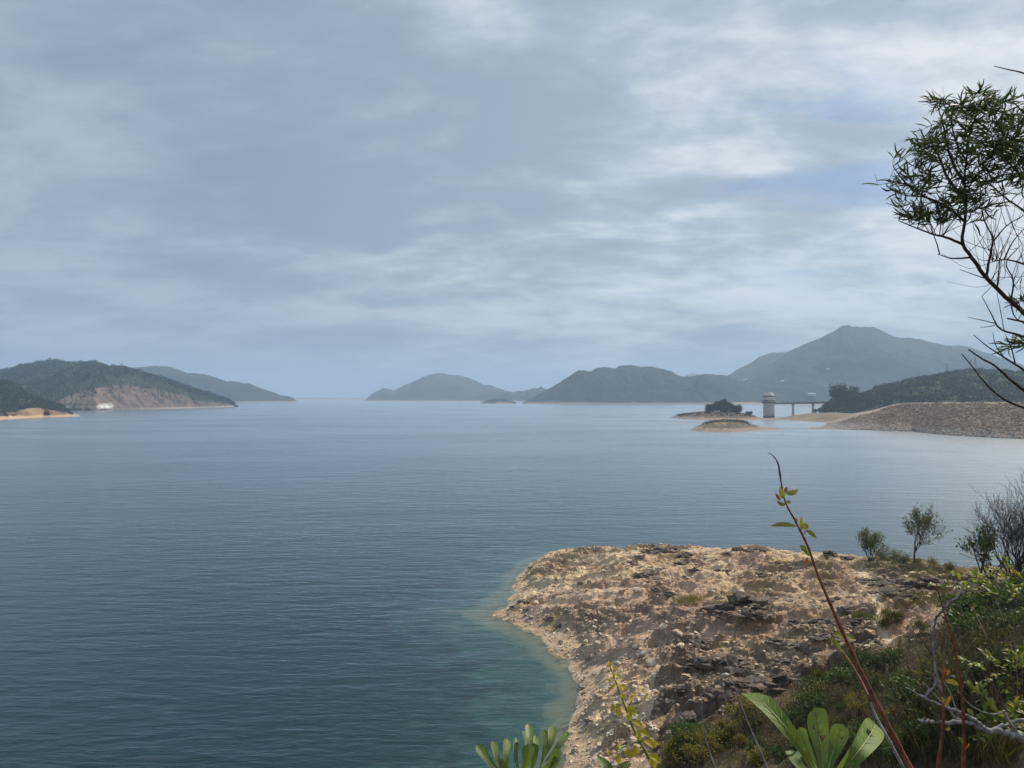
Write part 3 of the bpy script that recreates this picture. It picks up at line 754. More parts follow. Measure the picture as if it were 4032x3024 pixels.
# ================================================================ near shore: peninsula and the hillside the camera stands on
S22 = 4032.0 / 2212.0
def gp(u, v, z):                   # survey point on the peninsula (enlargement pixels, height)
    p = on_z(u * S22, v * S22, z); return (p.x, p.y, z)
CTRL = [gp(*a) for a in [
    (1215, 1659, 0), (1222, 1600, 0), (1236, 1545, 0), (1250, 1490, 0), (1235, 1450, 0), (1190, 1400, 0), (1140, 1362, 0), (1095, 1344, 0), (1070, 1330, 0),
    (1085, 1310, 0), (1106, 1285, 0), (1112, 1262, 0), (1124, 1240, 0), (1148, 1216, 0.0),
    # interior
    (1150, 1300, 0.9), (1200, 1330, 0.75), (1200, 1250, 1.2), (1270, 1400, 0.7), (1310, 1480, 0.8), (1290, 1590, 0.6), (1230, 1380, 0.35), (1350, 1650, 1.3), (1300, 1300, 2.0),
    (1260, 1200, 2.0), (1350, 1197, 2.7), (1450, 1194, 3.2), (1540, 1200, 2.7), (1620, 1192, 3.6), (1720, 1205, 3.4), (1790, 1206, 3.6), (1870, 1218, 4.0),
    (1400, 1350, 2.4), (1400, 1500, 2.2), (1450, 1620, 2.6), (1500, 1270, 3.0), (1600, 1340, 4.2), (1550, 1450, 3.6), (1600, 1560, 4.6), (1600, 1640, 5.0),
    (1750, 1300, 4.4), (1750, 1420, 5.0), (1750, 1520, 6.2), (1950, 1226, 4.4), (2060, 1247, 4.9), (2150, 1262, 5.6), (1900, 1300, 5.2), (1900, 1400, 6.2), (2050, 1320, 6.4)]]
for (u, v, dd) in [(1900, 1560, 22), (1800, 1650, 20), (2050, 1450, 26), (2200, 1400, 30), (2200, 1310, 44), (2200, 1540, 13), (2080, 1600, 13), (2000, 1655, 12), (2300, 1650, 8)]:
    p = px(u * S22, v * S22, dd); CTRL.append(tuple(p))
CTRL += [(0, 0, 18.35), (-3, -6, 19.5), (4, -6, 20.5), (0, 3, 16.9), (2.0, 3.2, 17.3), (4.2, 4.2, 17.9), (0, 8, 13.5), (4, 9, 13.6), (0, 16, 8.4), (6, 17, 9.5), (0, 26, 3.2), (5, 28, 4.6), (0.5, 36, 0.3), (2, 33, 1.8),
         (-12, 2, 10), (-12, 12, 4.5), (-14, 20, -0.5), (-6, 29, -0.4), (-30, 6, -0.5), (-30, -10, 8), (9, 6, 18.5), (14, 10, 18.5), (30, 20, 19), (40, 5, 26), (20, -10, 24), (60, 40, 16), (75, 60, 9),
         (-5, 36, -2.4), (-1, 40, -1.5), (0, 45, -1.7), (1.5, 52, -1.5), (0, 60, -1.4), (-2, 65, -1.3), (-5, 70, -1.0), (-4.5, 76, -1.2), (-3, 84, -1.6), (-0.8, 93, -1.6), (-8, 50, -5), (-12, 65, -4.5), (-12, 80, -5), (-9, 95, -5), (-25, 30, -5), (-40, 60, -8), (-40, 100, -8),
         (3, 98, -0.8), (9, 99, -0.8), (16, 97, -0.8), (23, 96, -0.8), (30, 93, -0.8), (37, 88, -0.8), (44, 82, -0.6), (52, 79, -0.5), (65, 80, -0.5), (85, 80, -0.5),
         (0, 108, -5), (15, 109, -5), (30, 106, -5), (48, 97, -5), (70, 95, -5), (95, 95, -6), (20, 130, -8), (70, 130, -8), (-30, 130, -8), (100, 60, 6), (110, 20, 15)]
CT = np.array(CTRL)
def rbf_fit(c, eps=3.0, lam=0.05):
    D = np.sqrt(((c[:, None, :2] - c[None, :, :2]) ** 2).sum(-1) + eps * eps)
    n = len(c)
    Am = np.zeros((n + 3, n + 3)); Am[:n, :n] = D - lam * np.eye(n) * -1
    Pm = np.concatenate([np.ones((n, 1)), c[:, :2]], 1)
    Am[:n, n:] = Pm; Am[n:, :n] = Pm.T
    return np.linalg.solve(Am, np.concatenate([c[:, 2], np.zeros(3)]))
RBFW = rbf_fit(CT)
def base_h(x, y):
    x = np.asarray(x, float); y = np.asarray(y, float)
    s = RBFW[-3] + RBFW[-2] * x + RBFW[-1] * y
    for (cx, cy_, _), w in zip(CT, RBFW[:-3]):
        s = s + w * np.sqrt((x - cx) ** 2 + (y - cy_) ** 2 + 9.0)
    return s
def in_poly(px_, py_, poly):
    inside = np.zeros(px_.shape, bool)
    n = len(poly); j = n - 1
    for i in range(n):
        xi, yi = poly[i]; xj, yj = poly[j]
        c = ((yi > py_) != (yj > py_)) & (px_ < (xj - xi) * (py_ - yi) / (yj - yi + 1e-12) + xi)
        inside ^= c; j = i
    return inside
def axis(segs):
    a = []
    for lo, hi, st in segs: a.append(np.arange(lo, hi, st))
    a.append([segs[-1][1]]); return np.concatenate(a)
gx = axis([(-60, -8, 2.0), (-8, -3, 0.5), (-3, 30, 0.14), (30, 46, 0.22), (46, 110, 2.0)])
gy = axis([(-25, -4, 2.0), (-4, 8, 0.4), (8, 38, 0.4), (38, 100, 0.155), (100, 132, 2.0)])
GX, GY = np.meshgrid(gx, gy)
# coarse base surface, then refined
bx = np.linspace(-60, 110, 341); by = np.linspace(-25, 132, 315)
BXg, BYg = np.meshgrid(bx, by)
BH = base_h(BXg, BYg)
def bilin(Hm, xs, ys, x, y):
    fx = np.clip((x - xs[0]) / (xs[1] - xs[0]), 0, len(xs) - 1.001); fy = np.clip((y - ys[0]) / (ys[1] - ys[0]), 0, len(ys) - 1.001)
    ix = fx.astype(int); iy = fy.astype(int); fx = fx - ix; fy = fy - iy
    return (Hm[iy, ix] * (1 - fx) + Hm[iy, ix + 1] * fx) * (1 - fy) + (Hm[iy + 1, ix] * (1 - fx) + Hm[iy + 1, ix + 1] * fx) * fy
B0 = bilin(BH, bx, by, GX, GY)
# which ground is which (worked out on the land itself)
PU, PV = to_px(GX, np.maximum(GY, 1.0), B0)
PU /= S22; PV /= S22
near = (GY > 3)
wob = fbm(GX / 5, GY / 5, 4, 3)
def soft_poly(poly, soft=1):
    return in_poly(PU + wob * 26, PV + wob * 18, poly).astype(float)
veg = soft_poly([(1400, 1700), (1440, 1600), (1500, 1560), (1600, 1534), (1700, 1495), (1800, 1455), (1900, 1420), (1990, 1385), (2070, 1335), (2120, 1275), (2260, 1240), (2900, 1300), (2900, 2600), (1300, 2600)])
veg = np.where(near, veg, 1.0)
veg = np.where((GX < 2) & (GY < 33) , 1.0, veg)
brush = soft_poly([(1830, 1190), (1960, 1200), (2100, 1230), (2260, 1240), (2260, 1290), (2060, 1290), (1960, 1270), (1880, 1240)])
darkz = np.clip(soft_poly([(1870, 1235), (2080, 1245), (2060, 1330), (1930, 1310)]) * 0.8 + soft_poly([(1480, 1400), (1700, 1380), (1900, 1330), (1900, 1420), (1700, 1520), (1500, 1570), (1400, 1560)]) * 0.7 + soft_poly([(1530, 1290), (1660, 1290), (1690, 1360), (1530, 1370)]) * 0.6, 0, 1)
pathm = np.zeros_like(GX)
for a, b in zip([(1862, 1238), (1868, 1270), (1885, 1303), (1908, 1325), (1896, 1360)], [(1868, 1270), (1885, 1303), (1908, 1325), (1896, 1360), (1915, 1392)]):
    ax, ay = a; dx, dy = b[0] - a[0], b[1] - a[1]
    t = np.clip(((PU - ax) * dx + (PV - ay) * dy) / (dx * dx + dy * dy), 0, 1)
    dist = np.hypot((PU - ax - t * dx) * 0.6, (PV - ay - t * dy))
    pathm = np.maximum(pathm, 1 - sstep(5, 10, dist + wob * 6))
# relief
smooth = sstep(0.0, 0.42, fbm(GX / 8.5 + 4.1, GY / 5.5, 3, 207) + 0.25 * pathm) * (1 - darkz)      # swept sandy patches
mauve = soft_poly([(1200, 1300), (1330, 1270), (1520, 1255), (1580, 1400), (1420, 1490), (1280, 1440)])[..., None]
th = math.radians(-28)
RX = GX * math.cos(th) + GY * math.sin(th); RY = -GX * math.sin(th) + GY * math.cos(th)
land = sstep(-0.05, 0.9, B0)
rockn = fbm(GX / 7.5, GY / 7.5, 4, 41)
rockm = np.clip(sstep(-0.05, 0.45, rockn) * 0.75 + darkz * 0.7, 0, 1) * (1 - 0.85 * veg) * (1 - 0.85 * smooth) * (1 - pathm)
gul = ridged(RX / 13.0 + 0.4 * wob, RY / 4.2, 3, 51)
H = B0 + land * (0.55 * (gul - 0.3)) * (1 - 0.5 * veg)
H += land * 0.26 * fbm(GX / 1.9, GY / 1.3, 4, 61) * (1 - 0.6 * smooth)
# bedded ledges
q = (H + 0.10 * GY + 0.25 * fbm(GX / 4, GY / 4, 3, 71)) / 0.55
fr = q - np.floor(q)
H += land * rockm * 0.55 * 0.95 * (sstep(0.30, 0.55, fr) - fr)
cr = ridged(GX / 0.9, GY / 0.6, 3, 81)
H += land * (0.30 * (1 - 0.9 * smooth) + rockm) * 0.20 * cr + land * 0.035 * fbm(GX / 0.45, GY / 0.35, 2, 91)
H -= pathm * 0.08
shore_band = sstep(0.75, 0.25, B0) * sstep(-0.4, 0.1, B0)
H = lerp(H, B0 + 0.05 * fbm(GX / 0.6, GY / 0.6, 2, 95), shore_band * 0.7) + 0.17 * fbm(GX / 2.6, GY / 2.6, 3, 97) * shore_band
# colours: each a real surface (sand, ochre, mauve siltstone, weathered dark rock, soil)
def cc(*c): return np.array(c)[None, None, :]
n1 = fbm(GX / 9, GY / 9, 4, 101)[..., None]; n2 = fbm(RX / 5, RY / 2.2, 4, 111)[..., None]; n3 = fbm(GX / 2.4, GY / 1.8, 4, 121)[..., None]
C = cc(0.58, 0.44, 0.28) + 0 * n1
C = lerp(C, cc(0.47, 0.33, 0.25), sstep(-0.05, 0.45, n1))                 # mauve
C = lerp(C, cc(0.66, 0.47, 0.22), sstep(0.12, 0.5, n2) * 0.75)            # ochre
C = lerp(C, cc(0.72, 0.62, 0.46), sstep(0.10, 0.55, n3) * 0.6)            # cream
C = lerp(C, cc(0.43, 0.30, 0.235) * (1 + 0.25 * n3), mauve * 0.6)
C = lerp(C, cc(0.62, 0.485, 0.35), smooth[..., None] * 0.55)
brownz = soft_poly([(1600, 1235), (1870, 1210), (1920, 1400), (1700, 1460), (1560, 1380)])[..., None]
C = lerp(C, cc(0.29, 0.215, 0.155), brownz * sstep(-0.35, 0.25, n2 + 0.5 * n3) * 0.65)
tipz = soft_poly([(1120, 1180), (1420, 1180), (1420, 1235), (1300, 1290), (1080, 1340), (1060, 1300)])[..., None]
C = lerp(C, cc(0.70, 0.58, 0.39), tipz * 0.6 * sstep(-0.4, 0.3, n3))
C = lerp(C, cc(0.38, 0.26, 0.19), sstep(0.25, 0.65, -n3) * 0.4)
dk = (rockm * sstep(0.15, 0.75, cr * 0.5 + 0.5 * gul))[..., None]
C = lerp(C, cc(0.11, 0.085, 0.072), np.clip(dk * (0.40 + 0.55 * darkz[..., None]), 0, 0.9))
C = lerp(C, cc(0.16, 0.12, 0.085), darkz[..., None] * sstep(-0.25, 0.3, n3) * 0.8)
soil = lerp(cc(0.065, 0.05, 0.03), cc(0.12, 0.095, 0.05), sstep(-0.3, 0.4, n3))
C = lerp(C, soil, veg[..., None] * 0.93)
C = lerp(C, lerp(cc(0.15, 0.135, 0.06), cc(0.30, 0.25, 0.14), sstep(-0.3, 0.4, n3)), brush[..., None] * 0.7)
C = lerp(C, cc(0.68, 0.57, 0.42), pathm[..., None] * 0.9)
C = lerp(C, cc(0.46, 0.36, 0.26) * (1 + 0.25 * n3), shore_band[..., None] * 0.7)
C = lerp(C, cc(0.42, 0.37, 0.26), sstep(0.02, -0.25, B0)[..., None])      # silty bed
mean_ = C.mean(-1, keepdims=True)
C = mean_ + (C - mean_) * (1 + 0.04 * (1 - veg[..., None]))
idx = np.arange(GX.size).reshape(GX.shape)
faces = np.stack([idx[:-1, :-1], idx[:-1, 1:], idx[1:, 1:], idx[1:, :-1]], -1).reshape(-1, 4)
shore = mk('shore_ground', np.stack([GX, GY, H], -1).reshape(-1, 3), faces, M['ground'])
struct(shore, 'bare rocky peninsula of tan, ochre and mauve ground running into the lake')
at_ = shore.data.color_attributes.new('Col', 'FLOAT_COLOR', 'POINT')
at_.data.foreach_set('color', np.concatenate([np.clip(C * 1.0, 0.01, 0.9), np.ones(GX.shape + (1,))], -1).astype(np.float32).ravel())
# height look-up for things standing on it
from bisect import bisect_right
def gh(x, y):
    i = min(max(bisect_right(gx, x) - 1, 0), len(gx) - 2); j = min(max(bisect_right(gy, y) - 1, 0), len(gy) - 2)
    fx = (x - gx[i]) / (gx[i + 1] - gx[i]); fy = (y - gy[j]) / (gy[j + 1] - gy[j])
    return float((H[j, i] * (1 - fx) + H[j, i + 1] * fx) * (1 - fy) + (H[j + 1, i] * (1 - fx) + H[j + 1, i + 1] * fx) * fy)
def field(Mx, x, y):
    i = min(max(bisect_right(gx, x) - 1, 0), len(gx) - 2); j = min(max(bisect_right(gy, y) - 1, 0), len(gy) - 2)
    return float(Mx[j, i])
def ground_at(u, v, lo=3.0, hi=115.0):
    """where the line of sight through photo pixel (u, v) meets the near ground"""
    a, b = ray(u, v); dd = lo
    while dd < hi:
        if CAM_Z + b * dd <= gh(a * dd, dd): break
        dd *= 1.012
    return Vector((a * dd, dd, gh(a * dd, dd)))

# ================================================================ the lake
wx = axis([(-9000, -1000, 800), (-1000, -40, 60), (-40, 60, 0.5), (60, 1000, 60), (1000, 9000, 800)])
wy = axis([(-60, 24, 6), (24, 112, 0.5), (112, 1000, 60), (1000, 12000, 800)])
WX, WY = np.meshgrid(wx, wy)
dep = np.where((WX > -60) & (WX < 110) & (WY > -25) & (WY < 132), -bilin(BH, bx, by, WX, WY), 12.0)
dep = np.clip(dep * 2.2, -0.05, 12.0); dep = np.maximum(dep, 0.0)
idx = np.arange(WX.size).reshape(WX.shape)
faces = np.stack([idx[:-1, :-1], idx[:-1, 1:], idx[1:, 1:], idx[1:, :-1]], -1).reshape(-1, 4)
lake = mk('lake', np.stack([WX, WY, np.zeros_like(WX)], -1).reshape(-1, 3), faces, M['water'], smooth=True)
struct(lake, 'wide rippled blue-green lake')
at_ = lake.data.attributes.new('depth', 'FLOAT', 'POINT')
at_.data.foreach_set('value', dep.astype(np.float32).ravel())
# bed under the open water, so that the lake is a real basin
bed = mk('lake_bed', [(-9000, 132.5, -9), (9000, 132.5, -9), (9000, 12000, -9), (-9000, 12000, -9)], [(0, 1, 2, 3)], M['bank_soil'])
struct(bed, 'silty bed of the lake')

# ================================================================ stones on the peninsula
rr = random.Random(7)
def hull(rnd, sx, sy, sz, n=13):
    bm_ = bmesh.new()
    for _ in range(n):
        v = Vector((rnd.gauss(0, 1), rnd.gauss(0, 1), rnd.gauss(0, 1))).normalized()
        v = Vector([math.copysign(abs(c) ** 0.7, c) for c in v])
        bm_.verts.new((v.x * sx, v.y * sy, v.z * sz))
    r_ = bmesh.ops.convex_hull(bm_, input=bm_.verts)
    bmesh.ops.delete(bm_, geom=[e for e in r_['geom_interior'] if isinstance(e, bmesh.types.BMVert)], context='VERTS')
    bm_.verts.index_update()
    vs_ = [tuple(v.co) for v in bm_.verts]; fs = [tuple(v.index for v in f.verts) for f in bm_.faces]
    bm_.free(); return vs_, fs
def mesh_of(name, vs_, fs, mat):
    me = bpy.data.meshes.new(name); me.from_pydata(vs_, [], fs); me.materials.append(mat); me.update(); return me
STONES = [hull(rr, 1.0, rr.uniform(0.6, 0.9), rr.uniform(0.4, 0.7)) for _ in range(12)]
stone_me = [mesh_of('stone', v_, f_, M['stone']) for v_, f_ in STONES]
def rand_px(poly):
    us = [p[0] for p in poly]; vs_ = [p[1] for p in poly]
    while True:
        u, v = rr.uniform(min(us), max(us)), rr.uniform(min(vs_), max(vs_))
        if in_poly(np.array([u]), np.array([v]), poly)[0]: return u, v
STONE_ZONES = [([(1245, 1560), (1300, 1440), (1420, 1440), (1520, 1659), (1240, 1659)], 130, 0.12, 0.30),
               ([(1080, 1330), (1180, 1215), (1420, 1215), (1400, 1330), (1250, 1380)], 80, 0.14, 0.42),
               ([(1200, 1390), (1350, 1340), (1500, 1400), (1400, 1460), (1260, 1450)], 60, 0.14, 0.42),
               ([(1400, 1200), (1850, 1210), (1850, 1420), (1500, 1560), (1400, 1400)], 60, 0.12, 0.32)]
ns = 0
for poly, n, lo, hi in STONE_ZONES:
    for _ in range(n):
        if ns >= 300: break
        u, v = rand_px(poly)
        p = ground_at(u * S22, v * S22, 34)
        if p.z < 0.05: continue
        s = lo + (hi - lo) * rr.random() ** 2.2
        o = place('stone', rr.choice(stone_me), (p.x, p.y, p.z + s * 0.12), (rr.uniform(-0.4, 0.4), rr.uniform(-0.4, 0.4), rr.uniform(0, 6.28)), s, shore)
        ns += 1
# countless pebbles
mb_v, mb_f = [], []
P0 = [(np.array(v_), f_) for v_, f_ in [hull(rr, 1.0, 0.8, 0.6, 9) for _ in range(8)]]
def add_pebble(p, s):
    v_, f_ = rr.choice(P0); a = rr.uniform(0, 6.28); c_, s_ = math.cos(a), math.sin(a)
    b = len(mb_v)
    R = np.array([[c_, -s_, 0], [s_, c_, 0], [0, 0, 1]])
    w = (v_ * s) @ R.T + np.array([p[0], p[1], p[2]])
    mb_v.extend(w.tolist()); mb_f.extend([tuple(i + b for i in f) for f in f_])
npb = 0
while npb < 12000:
    x, y = rr.uniform(-3, 34), rr.uniform(38, 97)
    z = gh(x, y)
    if z < 0.03: continue
    w = 0.35 + 0.65 * (field(B0, x, y) < 1.6) + 0.3 * (y < 60)
    w *= (1 - 0.8 * field(veg, x, y)) * (1 - field(pathm, x, y)) * (1 - 0.5 * field(darkz, x, y))
    w *= 0.25 + 1.1 * max(0.0, min(1.0, 0.5 + field(wob, x, y)))
    w *= 1 - 0.75 * field(smooth, x, y)
    if rr.random() > w: continue
    s = 0.035 + 0.11 * rr.random() ** 3
    add_pebble((x, y, z + s * 0.15), s); npb += 1
peb = stuff(mk('pebbles', mb_v, mb_f, M['stone'], shore))
# angular rubble weathered out of the ledges
mb_v, mb_f = [], []
npb = 0
while npb < 3200:
    x, y = rr.uniform(-2, 42), rr.uniform(40, 96)
    z = gh(x, y)
    if z < 0.1: continue
    w = (0.12 + 0.9 * field(rockm, x, y) + 0.4 * field(darkz, x, y)) * (1 - 0.85 * field(veg, x, y)) * (1 - field(pathm, x, y)) * (1 - 0.8 * field(shore_band, x, y))
    if rr.random() > w: continue
    s = 0.07 + 0.26 * rr.random() ** 3
    add_pebble((x, y, z + s * 0.05), s); npb += 1
rub = stuff(mk('rubble', mb_v, mb_f, M['rubble'], shore))
# dark weathered outcrops, bedded slabs dipping the same way
def outcrop(rnd, n):
    m_ = MB()
    for i in range(n):
        a = rnd.uniform(0, 6.28); r_ = rnd.random() ** 0.6
        sx, sy, sz = rnd.uniform(0.22, 0.5), rnd.uniform(0.16, 0.34), rnd.uniform(0.07, 0.17)
        v_, f_ = hull(rnd, sx, sy, sz, 12)
        Mx = Matrix.Translation((math.cos(a) * r_ * 0.95, math.sin(a) * r_ * 0.6, 0.30 * (1 - r_) - 0.02 + rnd.uniform(-.04, .08))) @ Matrix.Rotation(0.2 + rnd.uniform(-.15, .15), 4, 'X') @ Matrix.Rotation(rnd.uniform(-.2, .25), 4, 'Y') @ Matrix.Rotation(rnd.uniform(-.5, .5), 4, 'Z')
        m_.add([tuple(Mx @ Vector(q_)) for q_ in v_], f_)
    return mesh_of('rock_outcrop', m_.v, m_.f, M['outcrop'])
OC = [outcrop(rr, rr.randint(16, 26)) for _ in range(8)]
OUT = [(1400, 1193, 1.2), (1425, 1196, 1.8), (1450, 1197, 1.6), (1485, 1203, 1.5), (1382, 1204, 1.0), (1150, 1226, 0.8), (1575, 1196, 1.0), (1610, 1190, 1.7), (1636, 1193, 1.2), (1370, 1222, 1.1), (1430, 1232, 1.4), (1395, 1247, 1.6), (1470, 1224, 1.2),
       (1405, 1262, 1.2), (1440, 1290, 1.6), (1425, 1283, 1.0), (1600, 1312, 2.6), (1575, 1322, 1.9), (1630, 1330, 2.0), (1560, 1345, 1.2), (1640, 1350, 1.5), (1660, 1300, 1.2), (1500, 1240, 1.0), (1560, 1232, 1.0), (1680, 1222, 1.1), (1640, 1245, 1.1), (1745, 1215, 0.8), (1790, 1203, 1.4), (1830, 1208, 1.1),
       (1520, 1408, 1.4), (1580, 1430, 1.5), (1540, 1447, 1.6), (1610, 1450, 1.7), (1490, 1450, 1.2), (1640, 1482, 1.4), (1690, 1480, 1.6), (1590, 1490, 1.2), (1700, 1440, 1.3), (1740, 1410, 1.4), (1560, 1515, 1.3), (1630, 1530, 1.5), (1475, 1500, 1.0), (1500, 1545, 1.1),
       (1258, 1490, 0.6), (1262, 1500, 0.5), (1275, 1425, 0.6), (1110, 1312, 0.7), (1130, 1305, 0.8), (1140, 1320, 0.6), (1190, 1342, 0.9), (1210, 1352, 0.8), (1180, 1270, 0.6), (1255, 1262, 0.6),
       (1880, 1255, 1.4), (1910, 1265, 1.6), (1940, 1258, 1.5), (1975, 1268, 1.8), (2010, 1262, 1.6), (1930, 1285, 1.6), (1965, 1295, 1.5), (2000, 1285, 1.4), (1895, 1280, 1.0), (2030, 1250, 1.3), (1840, 1330, 1.3), (1810, 1300, 1.0), (1770, 1350, 1.2), (1830, 1365, 1.3), (1860, 1345, 1.0), (1720, 1345, 1.0), (1700, 1300, 0.9), (1790, 1260, 0.9), (1850, 1295, 0.9), (1780, 1390, 1.3), (1680, 1400, 1.0)]
for k, (u, v, s) in enumerate(OUT):
    s *= 0.72 if s < 2.5 else 0.9
    p = ground_at(u * S22, v * S22, 30)
    o = place('rock_outcrop', OC[k % len(OC)], (p.x, p.y, p.z - 0.09 * s), (0, 0, rr.uniform(-0.5, 0.5) + (PI if rr.random() < 0.4 else 0)), (s, s, s * rr.uniform(0.7, 1.15)), shore)
    if s >= 2.2: o['label'] = 'largest dark bedded rock outcrop in the middle of the peninsula'

# tipped rock on the bank
mb_v, mb_f = [], []
def bank_rocks(n, lo, hi, s0, s1):
    ok = np.argwhere((tbk > lo) & (tbk < hi) & (gbk[..., 2] > -0.2) & (gbk[..., 0] / gbk[..., 1] < 0.70))
    for _ in range(n):
        j, i = ok[rr.randrange(len(ok))]
        p = gbk[j, i] + np.array([rr.gauss(0, .6), rr.gauss(0, .6), 0.05])
        add_pebble(p, s0 + (s1 - s0) * rr.random() ** 2.5)
bank_rocks(17000, 0.0, 0.55, 0.22, 0.75)
rip = stuff(mk('tipped_rock', mb_v, mb_f, M['riprap'], bank))

# ================================================================ structures on the far shore
# intake tower
TD = 743.0
tp = px(3027.6, 1600, TD); tower = empty('intake_tower', (tp.x, TD, 0.0))
tag(tower, 'round concrete water intake tower with cream domed roof standing in the lake', 'tower')
R0 = 5.3
m_ = MB(); m_.lathe((0, 0, 0), [(R0 * 1.0, -7), (R0, 0), (R0 * 0.99, 13.8)], 32); m_.build('shaft', M['concrete'], tower)
m_ = MB(); m_.lathe((0, 0, 0), [(R0 * 1.012, -0.5), (R0 * 1.012, 1.6)], 32, cap=False); sh_band = m_.build('water_stain', M['concrete_dark'], tower)
m_ = MB(); m_.lathe((0, 0, 0), [(R0 * 1.06, 13.8), (R0 * 1.16, 14.1), (R0 * 1.16, 15.0), (R0 * 0.9, 15.0)], 32); m_.box((-6.0, 0.0, 14.4), (1.4, 1.4, 0.35)); m_.build('ledge', M['concrete_dark'], tower)
m_ = MB()
for i in range(24):
    a = 2 * PI * i / 24; m_.box((R0 * 1.12 * math.cos(a), R0 * 1.12 * math.sin(a), 15.55), (0.05, 0.05, 0.55))
m_.lathe((0, 0, 0), [(R0 * 1.13, 15.5), (R0 * 1.13, 15.6)], 32, cap=False); m_.lathe((0, 0, 0), [(R0 * 1.13, 16.05), (R0 * 1.13, 16.17)], 32, cap=False)
m_.build('railing', M['steel'], tower)
m_ = MB(); m_.lathe((0, 0, 0), [(R0 * 0.95, 15.0), (R0 * 0.95, 16.7)], 32); gal = m_.build('gallery_wall', M['paint_dull'], tower)
for i in range(16):
    a = 2 * PI * (i + 0.5) / 16
    m_ = MB(); m_.box((R0 * 0.955 * math.cos(a), R0 * 0.955 * math.sin(a), 16.05), (0.10, 0.72, 0.42), a); m_.build('window', M['dark_glass'], gal)
m_ = MB(); m_.lathe((0, 0, 0), [(R0 * 0.98, 16.7), (R0 * 1.06, 17.0), (R0 * 1.04, 20.1)], 32); m_.build('drum', M['paint_dull'], tower)
m_ = MB(); m_.lathe((0, 0, 0), [(R0 * 1.0, 20.1), (R0 * 1.17, 20.4), (R0 * 1.17, 20.95), (R0 * 0.95, 21.05)], 32); m_.build('eave', M['concrete_dark'], tower)
m_ = MB(); m_.lathe((0, 0, 0), [(4.75, 21.05), (4.65, 21.5), (3.9, 22.9), (3.3, 23.6), (2.9, 23.8), (0.3, 23.95)], 32); rf = m_.build('roof', M['paint_cream'], tower)
m_ = MB(); m_.lathe((0, 0, 0), [(2.7, 23.85), (2.7, 24.15), (0.3, 24.3)], 24); m_.build('roof_cap', M['concrete_dark'], rf)
m_ = MB(); m_.box((4.6, -2.9, 16.1), (0.6, 0.25, 1.05), 0.55); m_.build('door', M['white_wall'], tower)

# footbridge from the tower to the shore
bp0 = Vector((tp.x + R0 * 1.1, TD + 1.0, 14.2)); be = px(3290, 1583, 850)
bp1 = Vector((be.x, 850, 14.2)); bd = (bp1 - bp0); bl = Vector((bd.x, bd.y, 0)).length; ba = math.atan2(bd.y, bd.x)
br_ = empty('footbridge', (bp0.x, bp0.y, 0))
br_.rotation_euler = (0, 0, ba)
tag(br_, 'long flat grey footbridge on two piers leading from the intake tower to the wooded shore', 'bridge')
m_ = MB(); m_.box((bl / 2, 0, 14.0), (bl / 2, 1.3, 0.35)); m_.box((bl / 2, -0.9, 13.2), (bl / 2, 0.22, 0.45)); m_.box((bl / 2, 0.9, 13.2), (bl / 2, 0.22, 0.45)); deck = m_.build('deck', M['concrete_dark'], br_)
for sy in (-1.25, 1.25):
    m_ = MB()
    m_.box((bl / 2, sy, 15.35), (bl / 2, 0.05, 0.06)); m_.box((bl / 2, sy, 14.9), (bl / 2, 0.04, 0.04))
    for i in range(int(bl / 2.5) + 1): m_.box((i * 2.5 + 0.1, sy, 14.85), (0.05, 0.05, 0.5))
    m_.build('railing', M['steel'], br_)
cb, sbn = math.cos(ba), math.sin(ba)
for (u, w_top) in ((3122.8, 0.75), (3201.0, 0.75)):
    # where the sight line at u crosses the bridge line
    a = ray(u, 1583)[0]
    s_ = (a * bp0.y - bp0.x) / (cb - a * sbn)
    m_ = MB(); m_.box((s_, 0, 12.2), (0.95, 1.25, 0.55), 0); m_.v = [(x, y, z) for x, y, z in m_.v]
    m_.box((s_, 0, 5.3), (1.05, 1.3, 6.35), 0, 0.66)
    m_.build('pier', M['concrete'], br_)

# far dam across the gap on the left
dl, dr = px(1120, 1574, 4300), px(1480, 1574, 4300)
dam = empty('dam', ((dl.x + dr.x) / 2, 4300, 0)); tag(dam, 'low hazy dam wall closing the gap on the horizon', 'dam')
hl = (dr.x - dl.x) / 2 + 60
m_ = MB(); zt = px(1300, 1567.5, 4300).z
m_.add([(-hl, -30, -6), (hl, -30, -6), (hl, 40, -6), (-hl, 40, -6), (-hl, -5, zt - 1), (hl, -5, zt - 1), (hl, 12, zt - 1), (-hl, 12, zt - 1)], [(3, 2, 1, 0), (4, 5, 6, 7), (0, 1, 5, 4), (1, 2, 6, 5), (2, 3, 7, 6), (3, 0, 4, 7)])
m_.build('embankment', M['concrete'], dam)
m_ = MB(); m_.box((0, 0, zt - 0.4), (hl, 4.5, 0.6)); m_.build('crest_road', M['concrete_dark'], dam)

